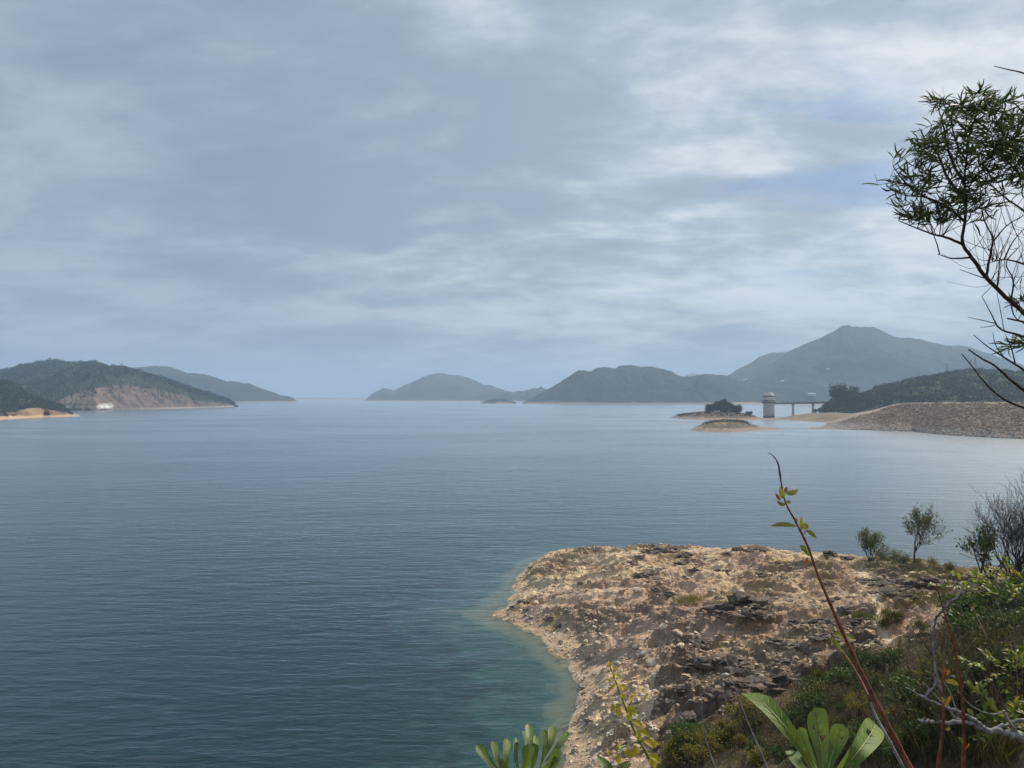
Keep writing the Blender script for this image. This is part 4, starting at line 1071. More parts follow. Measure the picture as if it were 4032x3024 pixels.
# houses on the foot of the tall mountain
def mountain_point(u, v):
    """where the sight line through (u, v) meets the mountain"""
    UU, VV = to_px(gm[..., 0], gm[..., 1], gm[..., 2])
    fr_ = (np.arange(gm.shape[0]) < 71)[:, None] & np.ones(gm.shape[1], bool)[None, :]
    dd = np.where(fr_, (UU - u) ** 2 + (VV - v) ** 2, 1e12)
    j, i = np.unravel_index(np.argmin(dd), dd.shape)
    return Vector(gm[j, i])
for k, (u, v, w, h_, lb) in enumerate([(2933, 1499, 26, 10, 'long white house highest of those on the left foot of the tall mountain'),
                              (2917, 1518, 15, 8, 'small white house just below the long one on the mountain foot'),
                              (3080, 1506, 14, 7, 'small pale house on the mountain slope above the intake tower'),
                              (3192, 1558, 30, 7, 'long low white house above the footbridge near the shore'),
                              (3256, 1453, 12, 7, 'small pale house high on the middle of the mountain slope'),
                              (2848, 1497, 9, 10, 'tiny white house in the saddle left of the tall mountain')]):
    p = mountain_point(u, v)
    hs = empty('house', (p.x, p.y - 6, p.z - 1)); tag(hs, lb, 'house')
    w *= 0.62; h_ *= 0.6
    m_ = MB(); m_.box((0, 0, h_ / 2), (w / 2, 5, h_ / 2)); wl_ = m_.build('wall', M['white_wall'], hs)
    m_ = MB(); m_.add([(-w / 2 - .6, -5.6, h_), (w / 2 + .6, -5.6, h_), (w / 2 + .6, 5.6, h_), (-w / 2 - .6, 5.6, h_), (-w / 2, 0, h_ + 2.6), (w / 2, 0, h_ + 2.6)], [(3, 2, 1, 0), (0, 1, 5, 4), (2, 3, 4, 5), (1, 2, 5), (3, 0, 4)])
    m_.build('roof', M['roof_grey'], hs)
    for i in range(max(2, int(w / 5))):
        m_ = MB(); m_.box((-w / 2 + (i + 0.5) * w / max(2, int(w / 5)), -5.05, h_ * 0.55), (0.8, 0.06, 0.9)); m_.build('window', M['dark_glass'], wl_)

# masts along the wooded hill
def hill_top(u):
    a = ray(u, 1500)[0]
    j = int(np.argmin(np.abs(gw[70 + 1, :, 0] / gw[70 + 1, :, 1] - a)))
    return Vector(gw[71, j])
for k, (u, h_, lb) in enumerate([(3584, 13, 'thin pole standing on the left slope of the wooded hill'), (3730, 13, 'lattice mast on the middle of the wooded hill crest'), (3824, 12, 'left one of two small lattice masts on top of the wooded hill'), (3840, 15, 'right one of two small lattice masts on top of the wooded hill')]):
    p = hill_top(u); p.z += 1.0
    ms = empty('mast', tuple(p)); tag(ms, lb, 'mast')
    if k == 0:
        m_ = MB(); m_.tube([(0, 0, -2), (0, 0, h_)], [0.22, 0.14], 8); m_.build('pole', M['steel'], ms)
        m_ = MB(); m_.box((0, 0, h_ - 0.8), (0.9, 0.08, 0.08)); m_.build('crossarm', M['steel'], ms)
    else:
        m_ = MB()
        for sx, sy in ((-1, -1), (1, -1), (1, 1), (-1, 1)): m_.tube([(sx * 1.3, sy * 1.3, -2), (sx * 0.25, sy * 0.25, h_)], 0.11, 5)
        for i in range(7):
            z0, z1 = i * h_ / 7, (i + 1) * h_ / 7; a0, a1 = lerp(1.2, 0.25, i / 7), lerp(1.2, 0.25, (i + 1) / 7)
            for q_ in range(4):
                c_ = [(-1, -1), (1, -1), (1, 1), (-1, 1)]; A0, A1 = c_[q_], c_[(q_ + 1) % 4]
                m_.tube([(A0[0] * a0, A0[1] * a0, z0), (A1[0] * a1, A1[1] * a1, z1)], 0.07, 4)
        m_.build('lattice', M['steel'], ms)
        for za_, wa_ in ((0.72, 1.9), (0.9, 1.4)):
            m_ = MB(); m_.box((0, 0, h_ * za_), (wa_, 0.1, 0.12)); m_.build('crossarm', M['steel'], ms)

# ================================================================ trees
def grow(m, rnd, p, d, L, r, lvl, tips, spread=0.55, up=0.12, kids=(2, 4), nseg=4, wig=0.12, minr=0.004, ratio=(0.55, 0.8)):
    """a limb with side limbs; collects twig ends in tips"""
    pts = [p.copy()]; rad = [r]; cur = p.copy(); dd = d.normalized()
    r_end = max(r * 0.45, minr)
    for i in range(nseg):
        dd = (dd + Vector((rnd.gauss(0, wig), rnd.gauss(0, wig), rnd.gauss(0, wig) + up * 0.3))).normalized()
        cur = cur + dd * (L / nseg); pts.append(cur.copy()); rad.append(lerp(r, r_end, (i + 1) / nseg))
    m.tube(pts, rad, 7 if r > 0.03 else (5 if r > 0.012 else 3))
    if lvl == 0:
        tips.append((pts, dd)); return
    for k in range(rnd.randint(*kids)):
        t = rnd.uniform(0.35, 1.0) if k else 1.0
        i = min(int(t * nseg), nseg - 1); f = t * nseg - i
        q_ = pts[i].lerp(pts[i + 1], f)
        ax = Vector((rnd.gauss(0, 1), rnd.gauss(0, 1), rnd.gauss(0, 1))).cross(dd)
        if ax.length < 1e-4: continue
        nd = Matrix.Rotation(rnd.uniform(0.4, 1.0) * spread * (0.5 if k == 0 else 1.25), 3, ax.normalized()) @ dd
        nd.z += up
        grow(m, rnd, q_, nd, L * rnd.uniform(*ratio), max(lerp(r, r_end, t) * 0.75, minr), lvl - 1, tips, spread, up, kids, nseg, wig, minr, ratio)
def leaves_at(tips, rg, per, size, wid, spread, up=0.0, along=True):
    P = []; D = []
    for pts, dd in tips:
        for _ in range(per):
            t = rg.uniform(0.2, 1.0) * (len(pts) - 1); i = min(int(t), len(pts) - 2)
            q_ = pts[i].lerp(pts[i + 1], t - i)
            P.append((q_.x + rg.normal() * spread, q_.y + rg.normal() * spread, q_.z + rg.normal() * spread))
            D.append((dd.x + rg.normal() * 0.8, dd.y + rg.normal() * 0.8, dd.z + rg.normal() * 0.8))
    P = np.array(P); D = np.array(D); n = len(P)
    return diamonds(P, D, size * rg.uniform(0.6, 1.35, n), wid * rg.uniform(0.6, 1.3, n), rg, up)
def tree(name, label, cat, loc, height, seed, leaf, bark, lvl=3, per=10, size=0.1, wid=0.05, spread=0.05, trunk=0.25, r=0.02, sp=0.6, up=0.15, kids=(3, 4), group=None, ratio=(0.55, 0.8), stems=1, lean=(0, 0), foliage=True, wig=0.12, flat=None):
    rnd = random.Random(seed); rgn = np.random.default_rng(seed)
    root = empty(name, loc); tag(root, label, cat, group)
    m = MB(); tips = []
    for s_ in range(stems):
        d0 = Vector((lean[0] + rnd.gauss(0, 0.12 + 0.18 * (stems > 1)), lean[1] + rnd.gauss(0, 0.12 + 0.18 * (stems > 1)), 1))
        grow(m, rnd, Vector((rnd.gauss(0, 0.05) * (stems > 1), rnd.gauss(0, 0.05) * (stems > 1), -0.15)), d0, height * (trunk + 0.1), r, lvl, tips, sp, up, kids, 4, wig, r * 0.1, ratio)
    # fit to the wanted height
    zmax = max(v[2] for v in m.v); k = height / zmax
    m.v = [(x * k, y * k, z * k) for x, y, z in m.v]
    tips = [([q_ * k for q_ in pts], dd) for pts, dd in tips]
    m.build('trunk' if lvl >= 2 and stems == 1 else 'stems', bark, root, smooth=True)
    if foliage:
        v_, f_ = leaves_at(tips, rgn, per, size, wid, spread, 0.1)
        if flat is not None: v_[:, 2] = np.minimum(v_[:, 2], flat * height)
        o = mk('crown', v_, f_, leaf, root); stuff(o)
    return root

def land_z(G, T, u, d_):
    """ground of a lofted landform at column u nearest depth d_"""
    a = ray(u, 1600)[0]
    i = int(np.argmin(np.abs(G[10, :, 0] / G[10, :, 1] - a)))
    j = int(np.argmin(np.abs(G[:, i, 1] - d_)))
    return Vector(G[j, i])
# islet trees: wide flat crowns
for k, (u, d_, h_, lb) in enumerate([(2794, 728, 5.5, 'leftmost low spreading tree of the clump on the islet'), (2808, 731, 8.0, 'second dark tree from the left in the islet clump'), (2826, 733, 10.0, 'tall spreading dark tree left of the middle of the islet clump'),
                                     (2843, 735, 11.0, 'tallest dark tree in the middle of the islet clump'), (2860, 734, 10.2, 'dark tree just right of the tallest in the islet clump'), (2877, 732, 8.6, 'third dark tree from the right in the islet clump'),
                                     (2892, 730, 7.0, 'second dark tree from the right in the islet clump'), (2904, 729, 5.0, 'rightmost low dark tree of the islet clump'), (2850, 724, 6.0, 'low dark tree in front of the tallest one on the islet')]):
    p = land_z(ga, ta, u, d_)
    tree('islet_tree', lb, 'tree', tuple(p), h_, 200 + k, M['far_leaf'], M['bark'], 3, 44, 0.95, 0.7, 0.95, 0.2, 0.25, 1.0, 0.04, (3, 5), 'trees of the islet clump', (0.6, 0.85))
p = land_z(ga, ta, 2940, 730)
tree('small_tree', 'small lone round tree right of the islet clump', 'tree', tuple(p), 5.0, 231, M['far_leaf'], M['bark'], 2, 70, 0.7, 0.5, 0.6, 0.4, 0.12, 0.7, 0.05, (4, 5))
p = land_z(ga, ta, 2982, 735)
tree('small_bush', 'tiny round bush on the islet tip beside the intake tower', 'bush', tuple(p), 2.0, 233, M['far_leaf'], M['bark'], 1, 30, 0.4, 0.3, 0.25, 0.4, 0.06, 0.8, 0.05, (4, 5))
# trees where the footbridge lands
for k, (u, d_, h_, lb) in enumerate([(3318, 800, 30.0, 'tall dark tree at the landing of the footbridge'), (3372, 805, 29.0, 'broad tall tree right of the footbridge landing'), (3346, 795, 23.0, 'lower tree between the two tall trees at the bridge landing'),
                                     (3408, 790, 22.0, 'rounded tree at the right of the bridge landing group'), (3292, 790, 15.0, 'low dark tree directly below the end of the footbridge'), (3262, 782, 9.0, 'small dark tree left of the bridge landing'), (3440, 770, 15.0, 'low rounded tree where the bridge trees meet the wooded hill')]):
    p = land_z(gf, tf, u, d_)
    tree('shore_tree', lb, 'tree', tuple(p), h_, 240 + k, M['far_leaf'], M['bark'], 3, 34, 1.7, 1.2, 1.3, 0.2, 0.3, 0.7, 0.12, (4, 5), 'trees at the bridge landing', (0.6, 0.85))
for k, (u, d_, h_, lb) in enumerate([(3212, 778, 5.0, 'small round bush beside the right pier of the footbridge'), (3228, 776, 5.5, 'left one of two dark bushes below the bridge landing'), (3243, 776, 6.5, 'right one of two dark bushes below the bridge landing')]):
    p = land_z(gf, tf, u, d_)
    tree('shore_bush', lb, 'bush', tuple(p), h_, 270 + k, M['far_leaf'], M['bark'], 2, 30, 0.8, 0.6, 0.5, 0.3, 0.12, 0.7, 0.08, (3, 5), 'bushes below the bridge landing')

# ================================================================ plants on the peninsula
def at22(u, v, lo=3.0): return ground_at(u * S22, v * S22, lo)
p = at22(1979, 1218, 40)
tree('shoreline_tree', 'open grey-green young tree standing alone on the far edge of the peninsula', 'tree', tuple(p), 5.0, 301, M['shore_leaf'], M['bark'], 3, 16, 0.17, 0.07, 0.10, 0.16, 0.06, 0.80, 0.22, (5, 6), None, (0.62, 0.9))
p = at22(1880, 1212, 40)
tree('shoreline_shrub', 'bushy grey-green shrub with one bare leader left of the lone young tree', 'shrub', tuple(p), 2.9, 305, M['shore_leaf'], M['bark'], 2, 26, 0.15, 0.06, 0.09, 0.25, 0.025, 0.75, 0.25, (3, 5), None, (0.5, 0.75), stems=9)
for k, (u, v, h_, lb) in enumerate([(1908, 1216, 1.0, 'low green bush right beside the shrub with the bare leader'), (1936, 1219, 1.2, 'low mound of green bush between the shrub and the lone tree'), (1955, 1221, 0.9, 'low bush at the foot of the lone tree on its left'), (2015, 1224, 0.6, 'pale wiry bush right of the lone tree'), (2050, 1236, 0.6, 'pale wiry bush nearest the bare shrub on the far edge')]):
    p = at22(u, v, 40)
    tree('low_bush', lb, 'bush', tuple(p), h_, 310 + k, M['shore_leaf'] if k < 3 else M['bush_olive'], M['bark'], 1, 26, 0.12, 0.05, 0.17, 0.5, 0.015, 0.9, 0.1, (5, 7), 'low bushes along the far edge', stems=6)
# bare shrubs on the right
for k, (u, v, h_, st, ln, lb) in enumerate([(2142, 1262, 4.2, 4, (-0.45, 0), 'smaller leafless shrub leaning left over the far shore'), (2196, 1266, 6.6, 9, (-0.12, 0), 'big leafless shrub with fanning dark twigs at the right edge'), (2285, 1262, 8.2, 6, (-0.15, 0), 'tallest leafless shrub reaching in from beyond the right edge')]):
    p = at22(min(u, 2300), v, 25)
    tree('bare_shrub', lb, 'shrub', tuple(p), h_, 330 + k, None, M['bark_dark'], 4, 1, 0.1, 0.05, 0.05, 0.2, 0.075, 0.62, 0.22, (2, 4), 'leafless shrubs at the right edge', (0.62, 0.85), stems=st, lean=ln, foliage=False, wig=0.16)
p = at22(2118, 1252, 40)
tree('evergreen_tree', 'dense dark evergreen small tree behind the leafless shrubs', 'tree', tuple(p), 4.2, 341, M['bush_green'], M['bark'], 3, 16, 0.22, 0.12, 0.16, 0.22, 0.08, 0.7, 0.2, (4, 5), None, (0.55, 0.8))
# grass tufts
def tuft(label, u, v, n, h_, rad, matn, seed, lo=30):
    p = at22(u, v, lo); rgn = np.random.default_rng(seed)
    P = np.stack([rgn.normal(size=n) * rad, rgn.normal(size=n) * rad, np.zeros(n)], 1)
    for i in range(n): P[i, 2] = gh(p.x + P[i, 0], p.y + P[i, 1]) - p.z - 0.02
    D = np.stack([rgn.normal(size=n) * 0.35, rgn.normal(size=n) * 0.35, np.ones(n)], 1)
    v_, f_ = diamonds(P, D, h_ * rgn.uniform(0.5, 1.2, n), np.full(n, 0.022), rgn)
    o = stuff(mk('grass_tuft', v_, f_, M[matn])); o.location = p; tag(o, label, 'grass')
    return o
tuft('tuft of dry green grass left of the largest dark outcrop', 1490, 1302, 900, 0.75, 0.75, 'grass', 1)
tuft('small round grass tuft beside the lower end of the sandy path', 1911, 1372, 300, 0.55, 0.16, 'bush_olive', 2)
tuft('mossy mound of grass left of the sandy path', 1862, 1338, 700, 0.45, 0.42, 'bush_olive', 3)
tuft('yellowish grass patch right of the sandy path', 1988, 1308, 1300, 0.5, 1.0, 'grass', 4)
tuft('yellowish grass strip along the far edge right of the lone tree', 2030, 1240, 1400, 0.4, 1.6, 'grass', 5)

# ================================================================ undergrowth on the near slope
rr = random.Random(99)
KINDS = [('leafy_bush', 'bush_green', 'dark green small-leaved bush'), ('olive_bush', 'bush_olive', 'olive green straggly bush'), ('yellow_bush', 'bush_yellow', 'yellow-green sparse bush'), ('dry_bush', 'bush_dry', 'dry brown twiggy bush')]
PROTO = {}
def bush_at(kind, p, h_, label, group):
    nm, mt, _ = KINDS[kind]
    var = rr.randrange(3)
    key = (kind, var)
    if key not in PROTO:
        o = tree(nm, label, 'bush', (0, 0, 0), 1.0, 400 + kind * 10 + var, M[mt], M['bark'] if kind != 3 else M['dry_stalk'], 2, [18, 13, 9, 5][kind], [0.095, 0.105, 0.11, 0.07][kind], [0.050, 0.046, 0.046, 0.028][kind], [0.075, 0.07, 0.06, 0.05][kind], 0.3, 0.012, 0.85, 0.14, (3, 5), group, (0.55, 0.85), stems=7)
        PROTO[key] = o
    else:
        o = copy_tree(PROTO[key])
    o.location = p; o.scale = (h_ * rr.uniform(0.9, 1.5), h_ * rr.uniform(0.9, 1.5), h_); o.rotation_euler = (0, 0, rr.uniform(0, 6.28))
    tag(o, label, 'bush', group)
    return o
ZB = [([(2110, 1335), (2150, 1295), (2215, 1275), (2215, 1420), (2110, 1450), (2080, 1400)], 22, (0, 0, 0, 1), 62, 'green bush in the tall thicket at the right edge', 'bushes of the right-hand thicket', 22),
      ([(2000, 1480), (2100, 1430), (2215, 1400), (2215, 1659), (2020, 1659)], 44, (0, 1, 0, 0, 2, 3), 80, 'green bush among twigs in the lower right corner', 'bushes in the lower right corner', 9),
      ([(1820, 1470), (2000, 1415), (2040, 1500), (1990, 1659), (1800, 1659)], 40, (1, 3, 0, 3, 0, 2), 50, 'straggly bush among dry stalks right of the red stem', 'bushes behind the red stem', 12),
      ([(1640, 1555), (1820, 1475), (1830, 1659), (1640, 1659)], 26, (1, 3, 0, 3), 48, 'straggly bush behind the big upright leaves', 'bushes behind the big-leaved sprig', 14),
      ([(1455, 1600), (1560, 1560), (1650, 1545), (1660, 1659), (1440, 1659)], 26, (1, 2, 2, 0), 45, 'small-leaved bush at the stony foot of the slope', 'bushes at the stony foot of the slope', 16),
      ([(1900, 1330), (2050, 1300), (2040, 1400), (1900, 1420)], 9, (1, 3, 2), 28, 'low scrubby bush beside the sandy path', 'low bushes beside the sandy path', 20)]
for poly, n, kinds, hpx, label, group, lo in ZB:
    for i in range(n):
        u, v = rand_px(poly)
        p = ground_at(u * S22, v * S22, lo)
        h_ = hpx * p.y / 1671.0 * rr.uniform(0.6, 1.25)
        k_ = rr.choice(kinds)
        nm = KINDS[k_][2]
        bush_at(k_, p, max(0.35, min(2.6, h_)), '%s, %s' % (nm, group.replace('bushes', 'one').replace('low one', 'one')), '%s %s' % (nm.split()[0] + ' ' + nm.split()[1], group))
# dry stalks and grass blades covering that slope: nobody could count them
mb = MB()
V_all, F_all = [], []
nb = 0
P, D, Ls, Ws = [], [], [], []
for i in range(3600):
    u, v = rand_px([(1430, 1640), (1640, 1545), (1830, 1450), (2000, 1375), (2215, 1280), (2215, 1659), (1430, 1659)])
    p = ground_at(u * S22, v * S22, 8)
    k = 1 if i < 1300 else 0
    if k:
        L = rr.uniform(0.35, 1.6); d_ = Vector((rr.gauss(-0.1, 0.3), rr.gauss(0, 0.3), 1)).normalized()
        q1 = p + d_ * L * 0.5; d2 = (d_ + Vector((rr.gauss(0, 0.25), rr.gauss(0, 0.25), 0))).normalized(); q2 = q1 + d2 * L * 0.5
        r_ = rr.uniform(0.003, 0.009)
        mb.tube([p - d_ * 0.1, q1, q2], [r_, r_ * 0.8, r_ * 0.3], 3)
        for _ in range(rr.randint(1, 5)):
            t = rr.uniform(0.3, 1); b0 = p.lerp(q1, t) if rr.random() < .5 else q1.lerp(q2, t)
            mb.tube([b0, b0 + (d_ + Vector((rr.gauss(0, .6), rr.gauss(0, .6), 0))).normalized() * L * 0.3], [r_ * 0.6, r_ * 0.25], 3)
    else:
        for _ in range(9):
            P.append((p.x + rr.gauss(0, .15), p.y + rr.gauss(0, .15), p.z - 0.03)); D.append((rr.gauss(0, .4), rr.gauss(0, .4), 1)); Ls.append(rr.uniform(0.12, 0.42)); Ws.append(rr.uniform(0.008, 0.02))
o = stuff(mb.build('dry_stalks', M['dry_stalk'])); tag(o, 'tangle of thin dry stalks standing on the near slope', 'dry stalks')
v_, f_ = diamonds(np.array(P), np.array(D), np.array(Ls), np.array(Ws), np.random.default_rng(8))
o = stuff(mk('slope_grass', v_, f_, M['slope_grass'])); tag(o, 'dry grass growing between the bushes on the near slope', 'grass')

# ================================================================ plants close to the camera
Zt = lambda x, y: (2900 + x / 1.703, 2050 + y / 1.703)          # readings off the enlargements
Zo = lambda x, y: (1850 + x / 1.7015, 2050 + y / 1.7015)
Zs = lambda x, y: (2950 + x / 4.1475, 1750 + y / 4.1475)
Za = lambda x, y: (3350 + x / 1.1437, 200 + y / 1.1437)
def leaf_shape(ctrl, width, nrm, prof='lance', fold=0.12, nseg=10, ncol=4, holes=(), wave=0.0, base=0.04):
    """a leaf blade along ctrl, facing nrm, with a folded, slightly wavy surface"""
    C_ = spline(ctrl, max(2, nseg // (len(ctrl) - 1))); n = len(C_)
    vs_ = []; fs = []
    for i, c in enumerate(C_):
        t = i / (n - 1)
        T_ = (C_[min(i + 1, n - 1)] - C_[max(i - 1, 0)]).normalized()
        S_ = T_.cross(nrm).normalized(); N_ = S_.cross(T_)
        if prof == 'obov': w = 1.12 * (0.10 + 0.90 * t ** 1.0) * max(0.0, 1 - t ** 14) ** 0.5
        elif prof == 'sickle': w = math.sin(PI * min(1, 0.04 + t * 0.96)) ** 0.55
        else: w = math.sin(PI * min(1.0, 0.03 + 0.97 * t)) ** 0.8
        w = max(w, base) * width / 2
        for k in range(-ncol // 2, ncol // 2 + 1):
            s_ = k / (ncol / 2)
            vs_.append(tuple(c + S_ * w * s_ + N_ * (abs(s_) ** 1.3 * fold * w + wave * w * math.sin(t * 9 + s_ * 2) * abs(s_))))
    m = ncol + 1
    for i in range(n - 1):
        for k in range(ncol):
            t = (i + 0.5) / (n - 1); s_ = (k + 0.5) / (ncol / 2) - 1
            if any((t - ht_) ** 2 / rt ** 2 + (s_ - hs_) ** 2 / rs ** 2 < 1 for ht_, hs_, rt, rs in holes): continue
            fs.append((i * m + k, i * m + k + 1, (i + 1) * m + k + 1, (i + 1) * m + k))
    return vs_, fs, C_
def plant_root(name, label, cat, u, v, d_):
    p = px(u, v, d_); loc = Vector((p.x, d_, gh(p.x, d_)))
    r_ = empty(name, loc); tag(r_, label, cat); return r_, loc
def add_leaf(root, loc, ctrl, width, mat, nrm=None, prof='lance', rib=None, **kw):
    ctrl = [Vector(c) for c in ctrl]
    if nrm is None: nrm = (Vector((0, 0, CAM_Z)) - ctrl[0]).normalized() + Vector((0.2, 0, 0.5))
    v_, f_, C_ = leaf_shape(ctrl, width, Vector(nrm).normalized(), prof, **kw)
    o = mk('leaf', [tuple(Vector(a) - loc) for a in v_], f_, mat, root, smooth=True)
    if rib:
        n_ = Vector(nrm).normalized() * rib * 0.9
        m_ = MB(); m_.tube([c - loc + n_ * 0.3 for c in C_[:-1]], [lerp(rib, rib * 0.25, i / (len(C_) - 2)) for i in range(len(C_) - 1)], 5)
        nc = kw.get('ncol', 4); w_ = nc + 1; nr_ = len(v_) // w_; st_p = max(1, nr_ // 9)
        for i in range(max(1, nr_ // 8), nr_ - 3, st_p):                   # side veins
            for sd_ in (-1, 1):
                a_ = Vector(v_[i * w_ + nc // 2]); b_ = Vector(v_[min(i + st_p, nr_ - 1) * w_ + nc // 2 + sd_ * (nc // 2 - 1)])
                q0 = Vector(v_[min(i + st_p // 2, nr_ - 1) * w_ + nc // 2 + sd_ * max(1, nc // 4)])
                m_.tube([a_ - loc + n_ * .12, q0 - loc + n_ * .12, b_ - loc + n_ * .08], [rib * 0.28, rib * 0.2, rib * 0.1], 3)
        m_.build('midrib', M['midrib'], o, smooth=True)
    return o
def stem(root, loc, pts, rad, mat, name='stem', n=8, sub=4):
    C_ = spline(pts, sub); m_ = MB()
    rs = list(np.interp(np.linspace(0, len(rad) - 1, len(C_)), range(len(rad)), rad))
    if len(C_) > 20: rs = [r_ * (1.22 if i % 5 == 2 else (0.94 if i % 5 in (0, 4) else 1.0)) for i, r_ in enumerate(rs)]      # nodes
    m_.tube([c - loc for c in C_], rs, n)
    return m_.build(name, mat, root, smooth=True)

# --- tall red stem with a curled tip
root, loc = plant_root('red_stemmed_shrub', 'tall slender red-brown stem with a curled dark tip and few yellowish leaves, leaning left', 'shrub', 3740, 3300, 1.35)
D1 = 1.42
pts = [loc + Vector((0, 0, -0.05)), px(3720, 3260, 1.36), px(3585, 3024, 1.38), px(3463, 2790, 1.40), px(3372, 2606, D1), px(3283, 2410, D1), px(3210, 2235, D1 + .02), px(*Zs(955, 1659), D1 + .03), px(*Zs(830, 1400), D1 + .03), px(*Zs(715, 1180), D1 + .04), px(*Zs(610, 990), D1 + .04), px(*Zs(555, 820), D1 + .04)]
stem(root, loc, pts, [0.0062, 0.0058, 0.0052, 0.0043, 0.0036, 0.0030, 0.0026, 0.0022, 0.0020, 0.0018, 0.0016, 0.0015], M['twig_red'], sub=9)
pts = [px(*Zs(555, 820), D1 + .04), px(*Zs(520, 620), D1 + .05), px(*Zs(495, 440), D1 + .05), px(*Zs(470, 310), D1 + .05), px(*Zs(420, 220), D1 + .05), px(*Zs(360, 160), D1 + .05), px(*Zs(305, 143), D1 + .04)]
stem(root, loc, pts, [0.0017, 0.0015, 0.0018, 0.0014, 0.0010, 0.0008, 0.0006], M['twig_dark'], 'stem_tip')
def L2(a, b, w, mt, bend=0.12, dd=0.0, fn=Zs, d0=D1 + .03, **kw):
    A_ = px(*fn(*a), d0); B_ = px(*fn(*b), d0 + dd); md = A_.lerp(B_, 0.5) + Vector((0, 0, bend * (B_ - A_).length))
    f_ = 4.1475 if fn is Zs else 1.703
    return add_leaf(root, loc, [A_, md, B_], w / f_ * d0 / F, M[mt], **kw)
for a, b, w, mt, bend in [((570, 880), (500, 690), 95, 'leaf_olive', -.1), ((600, 800), (800, 735), 95, 'leaf_olive', -.12), ((590, 790), (610, 690), 60, 'leaf_rust', 0), ((560, 850), (520, 880), 60, 'leaf_olive', 0.1), ((510, 920), (430, 800), 55, 'leaf_rust', 0), ((600, 970), (450, 920), 70, 'leaf_olive', -.2), ((610, 960), (680, 960), 60, 'leaf_olive', .3),
                          ((740, 1200), (785, 1270), 45, 'leaf_rust', .1), ((775, 1335), (345, 1330), 88, 'leaf_olive', .06), ((850, 1390), (850, 1170), 58, 'leaf_olive', 0), ((870, 1390), (970, 1320), 110, 'leaf_olive', .15), ((930, 1400), (1100, 1525), 85, 'leaf_olive', .05), ((880, 1480), (940, 1390), 22, 'leaf_rust', 0)]:
    L2(a, b, w, mt, bend)
for a, b, w, mt in [((470, 215), (425, 165), 38, 'leaf_olive'), ((490, 240), (440, 190), 26, 'leaf_olive'), ((480, 245), (460, 300), 22, 'leaf_rust')]:
    L2(a, b, w, mt, 0.1, 0, Zt)
# its thinner side shoot
pts = [px(*Zt(900, 1210), 1.40), px(*Zt(820, 1050), 1.44), px(*Zt(760, 950), 1.46), px(*Zt(690, 850), 1.48), px(*Zt(620, 715), 1.50)]
stem(root, loc, pts, [0.0028, 0.0024, 0.0020, 0.0015, 0.0008], M['twig_red'], 'side_shoot')
for a, b, w, mt in [((735, 790), (640, 765), 40, 'leaf_olive'), ((720, 770), (795, 797), 36, 'leaf_olive'), ((705, 885), (622, 790), 40, 'leaf_olive')]:
    L2(a, b, w, mt, 0.12, 0, Zt, 1.47)
# pale dead stalk running beside it
root, loc = plant_root('dead_stalk', 'thin pale dead stalk running close beside the tall red stem', 'stalk', 3600, 3250, 1.6)
pts = [loc, px(*Zt(1120, 1659), 1.6), px(*Zt(1010, 1450), 1.6), px(*Zt(930, 1300), 1.62), px(*Zt(880, 1170), 1.62)]
stem(root, loc, pts, [0.004, 0.0035, 0.003, 0.0024, 0.0016], M['dead_wood'])

# --- sprig with big upright leaves
root, loc = plant_root('big_leaved_sprig', 'sprig with a few big pale green spoon-shaped leaves close to the camera', 'plant', *Zt(600, 1900), 0.78)
d0 = 0.78
stem(root, loc, [loc, px(*Zt(620, 2300), d0), px(*Zt(600, 1900), d0), px(*Zt(590, 1690), d0)], [0.006, 0.005, 0.0045, 0.004], M['twig_green'])
wpx = lambda w, dd: w / 1.703 * dd / F
mtb = M['leaf_big']
add_leaf(root, loc, [px(*Zt(560, 1760), d0), px(*Zt(470, 1590), d0 - .01), px(*Zt(330, 1390), d0 - .02), px(*Zt(190, 1235), d0), px(*Zt(58, 1160), d0 + .03)], wpx(165, d0), mtb, nrm=(0.35, -1.0, 0.45), prof='obov', rib=0.0011, fold=0.25, nseg=24, ncol=10)
add_leaf(root, loc, [px(*Zt(580, 1770), d0), px(*Zt(575, 1600), d0 + .01), px(*Zt(550, 1430), d0 + .015), px(*Zt(530, 1255), d0 + .01)], wpx(168, d0), M['leaf_grey'], nrm=(0.1, -1, 0.25), prof='obov', rib=0.0011, fold=0.16, nseg=36, ncol=14, holes=[(0.76, -0.40, 0.035, 0.16), (0.60, 0.34, 0.038, 0.22), (0.62, 0.55, 0.02, 0.12)], wave=0.06)
add_leaf(root, loc, [px(*Zt(600, 1770), d0), px(*Zt(625, 1620), d0 + .02), px(*Zt(665, 1500), d0 + .03), px(*Zt(710, 1365), d0 + .03)], wpx(130, d0), M['leaf_grey'], nrm=(-0.5, -1, 0.2), prof='obov', rib=0.0010, fold=0.3, nseg=30, ncol=12, holes=[(0.8, 0.45, 0.03, 0.13)], wave=0.08)
add_leaf(root, loc, [px(*Zt(610, 1780), d0), px(*Zt(700, 1680), d0 - .02), px(*Zt(800, 1570), d0 - .03), px(*Zt(880, 1460), d0 - .01), px(*Zt(935, 1365), d0 + .03)], wpx(165, d0), mtb, nrm=(0.1, -0.8, 0.75), prof='obov', rib=0.0010, fold=0.22, nseg=36, ncol=14, holes=[(0.80, -0.15, 0.035, 0.25)], wave=0.06)
add_leaf(root, loc, [px(*Zt(570, 1770), d0), px(*Zt(510, 1590), d0 + .03), px(*Zt(460, 1480), d0 + .05), px(*Zt(425, 1385), d0 + .06)], wpx(85, d0), mtb, nrm=(-0.6, -1, 0.2), prof='obov', rib=0.0009, fold=0.25, nseg=16, ncol=6)
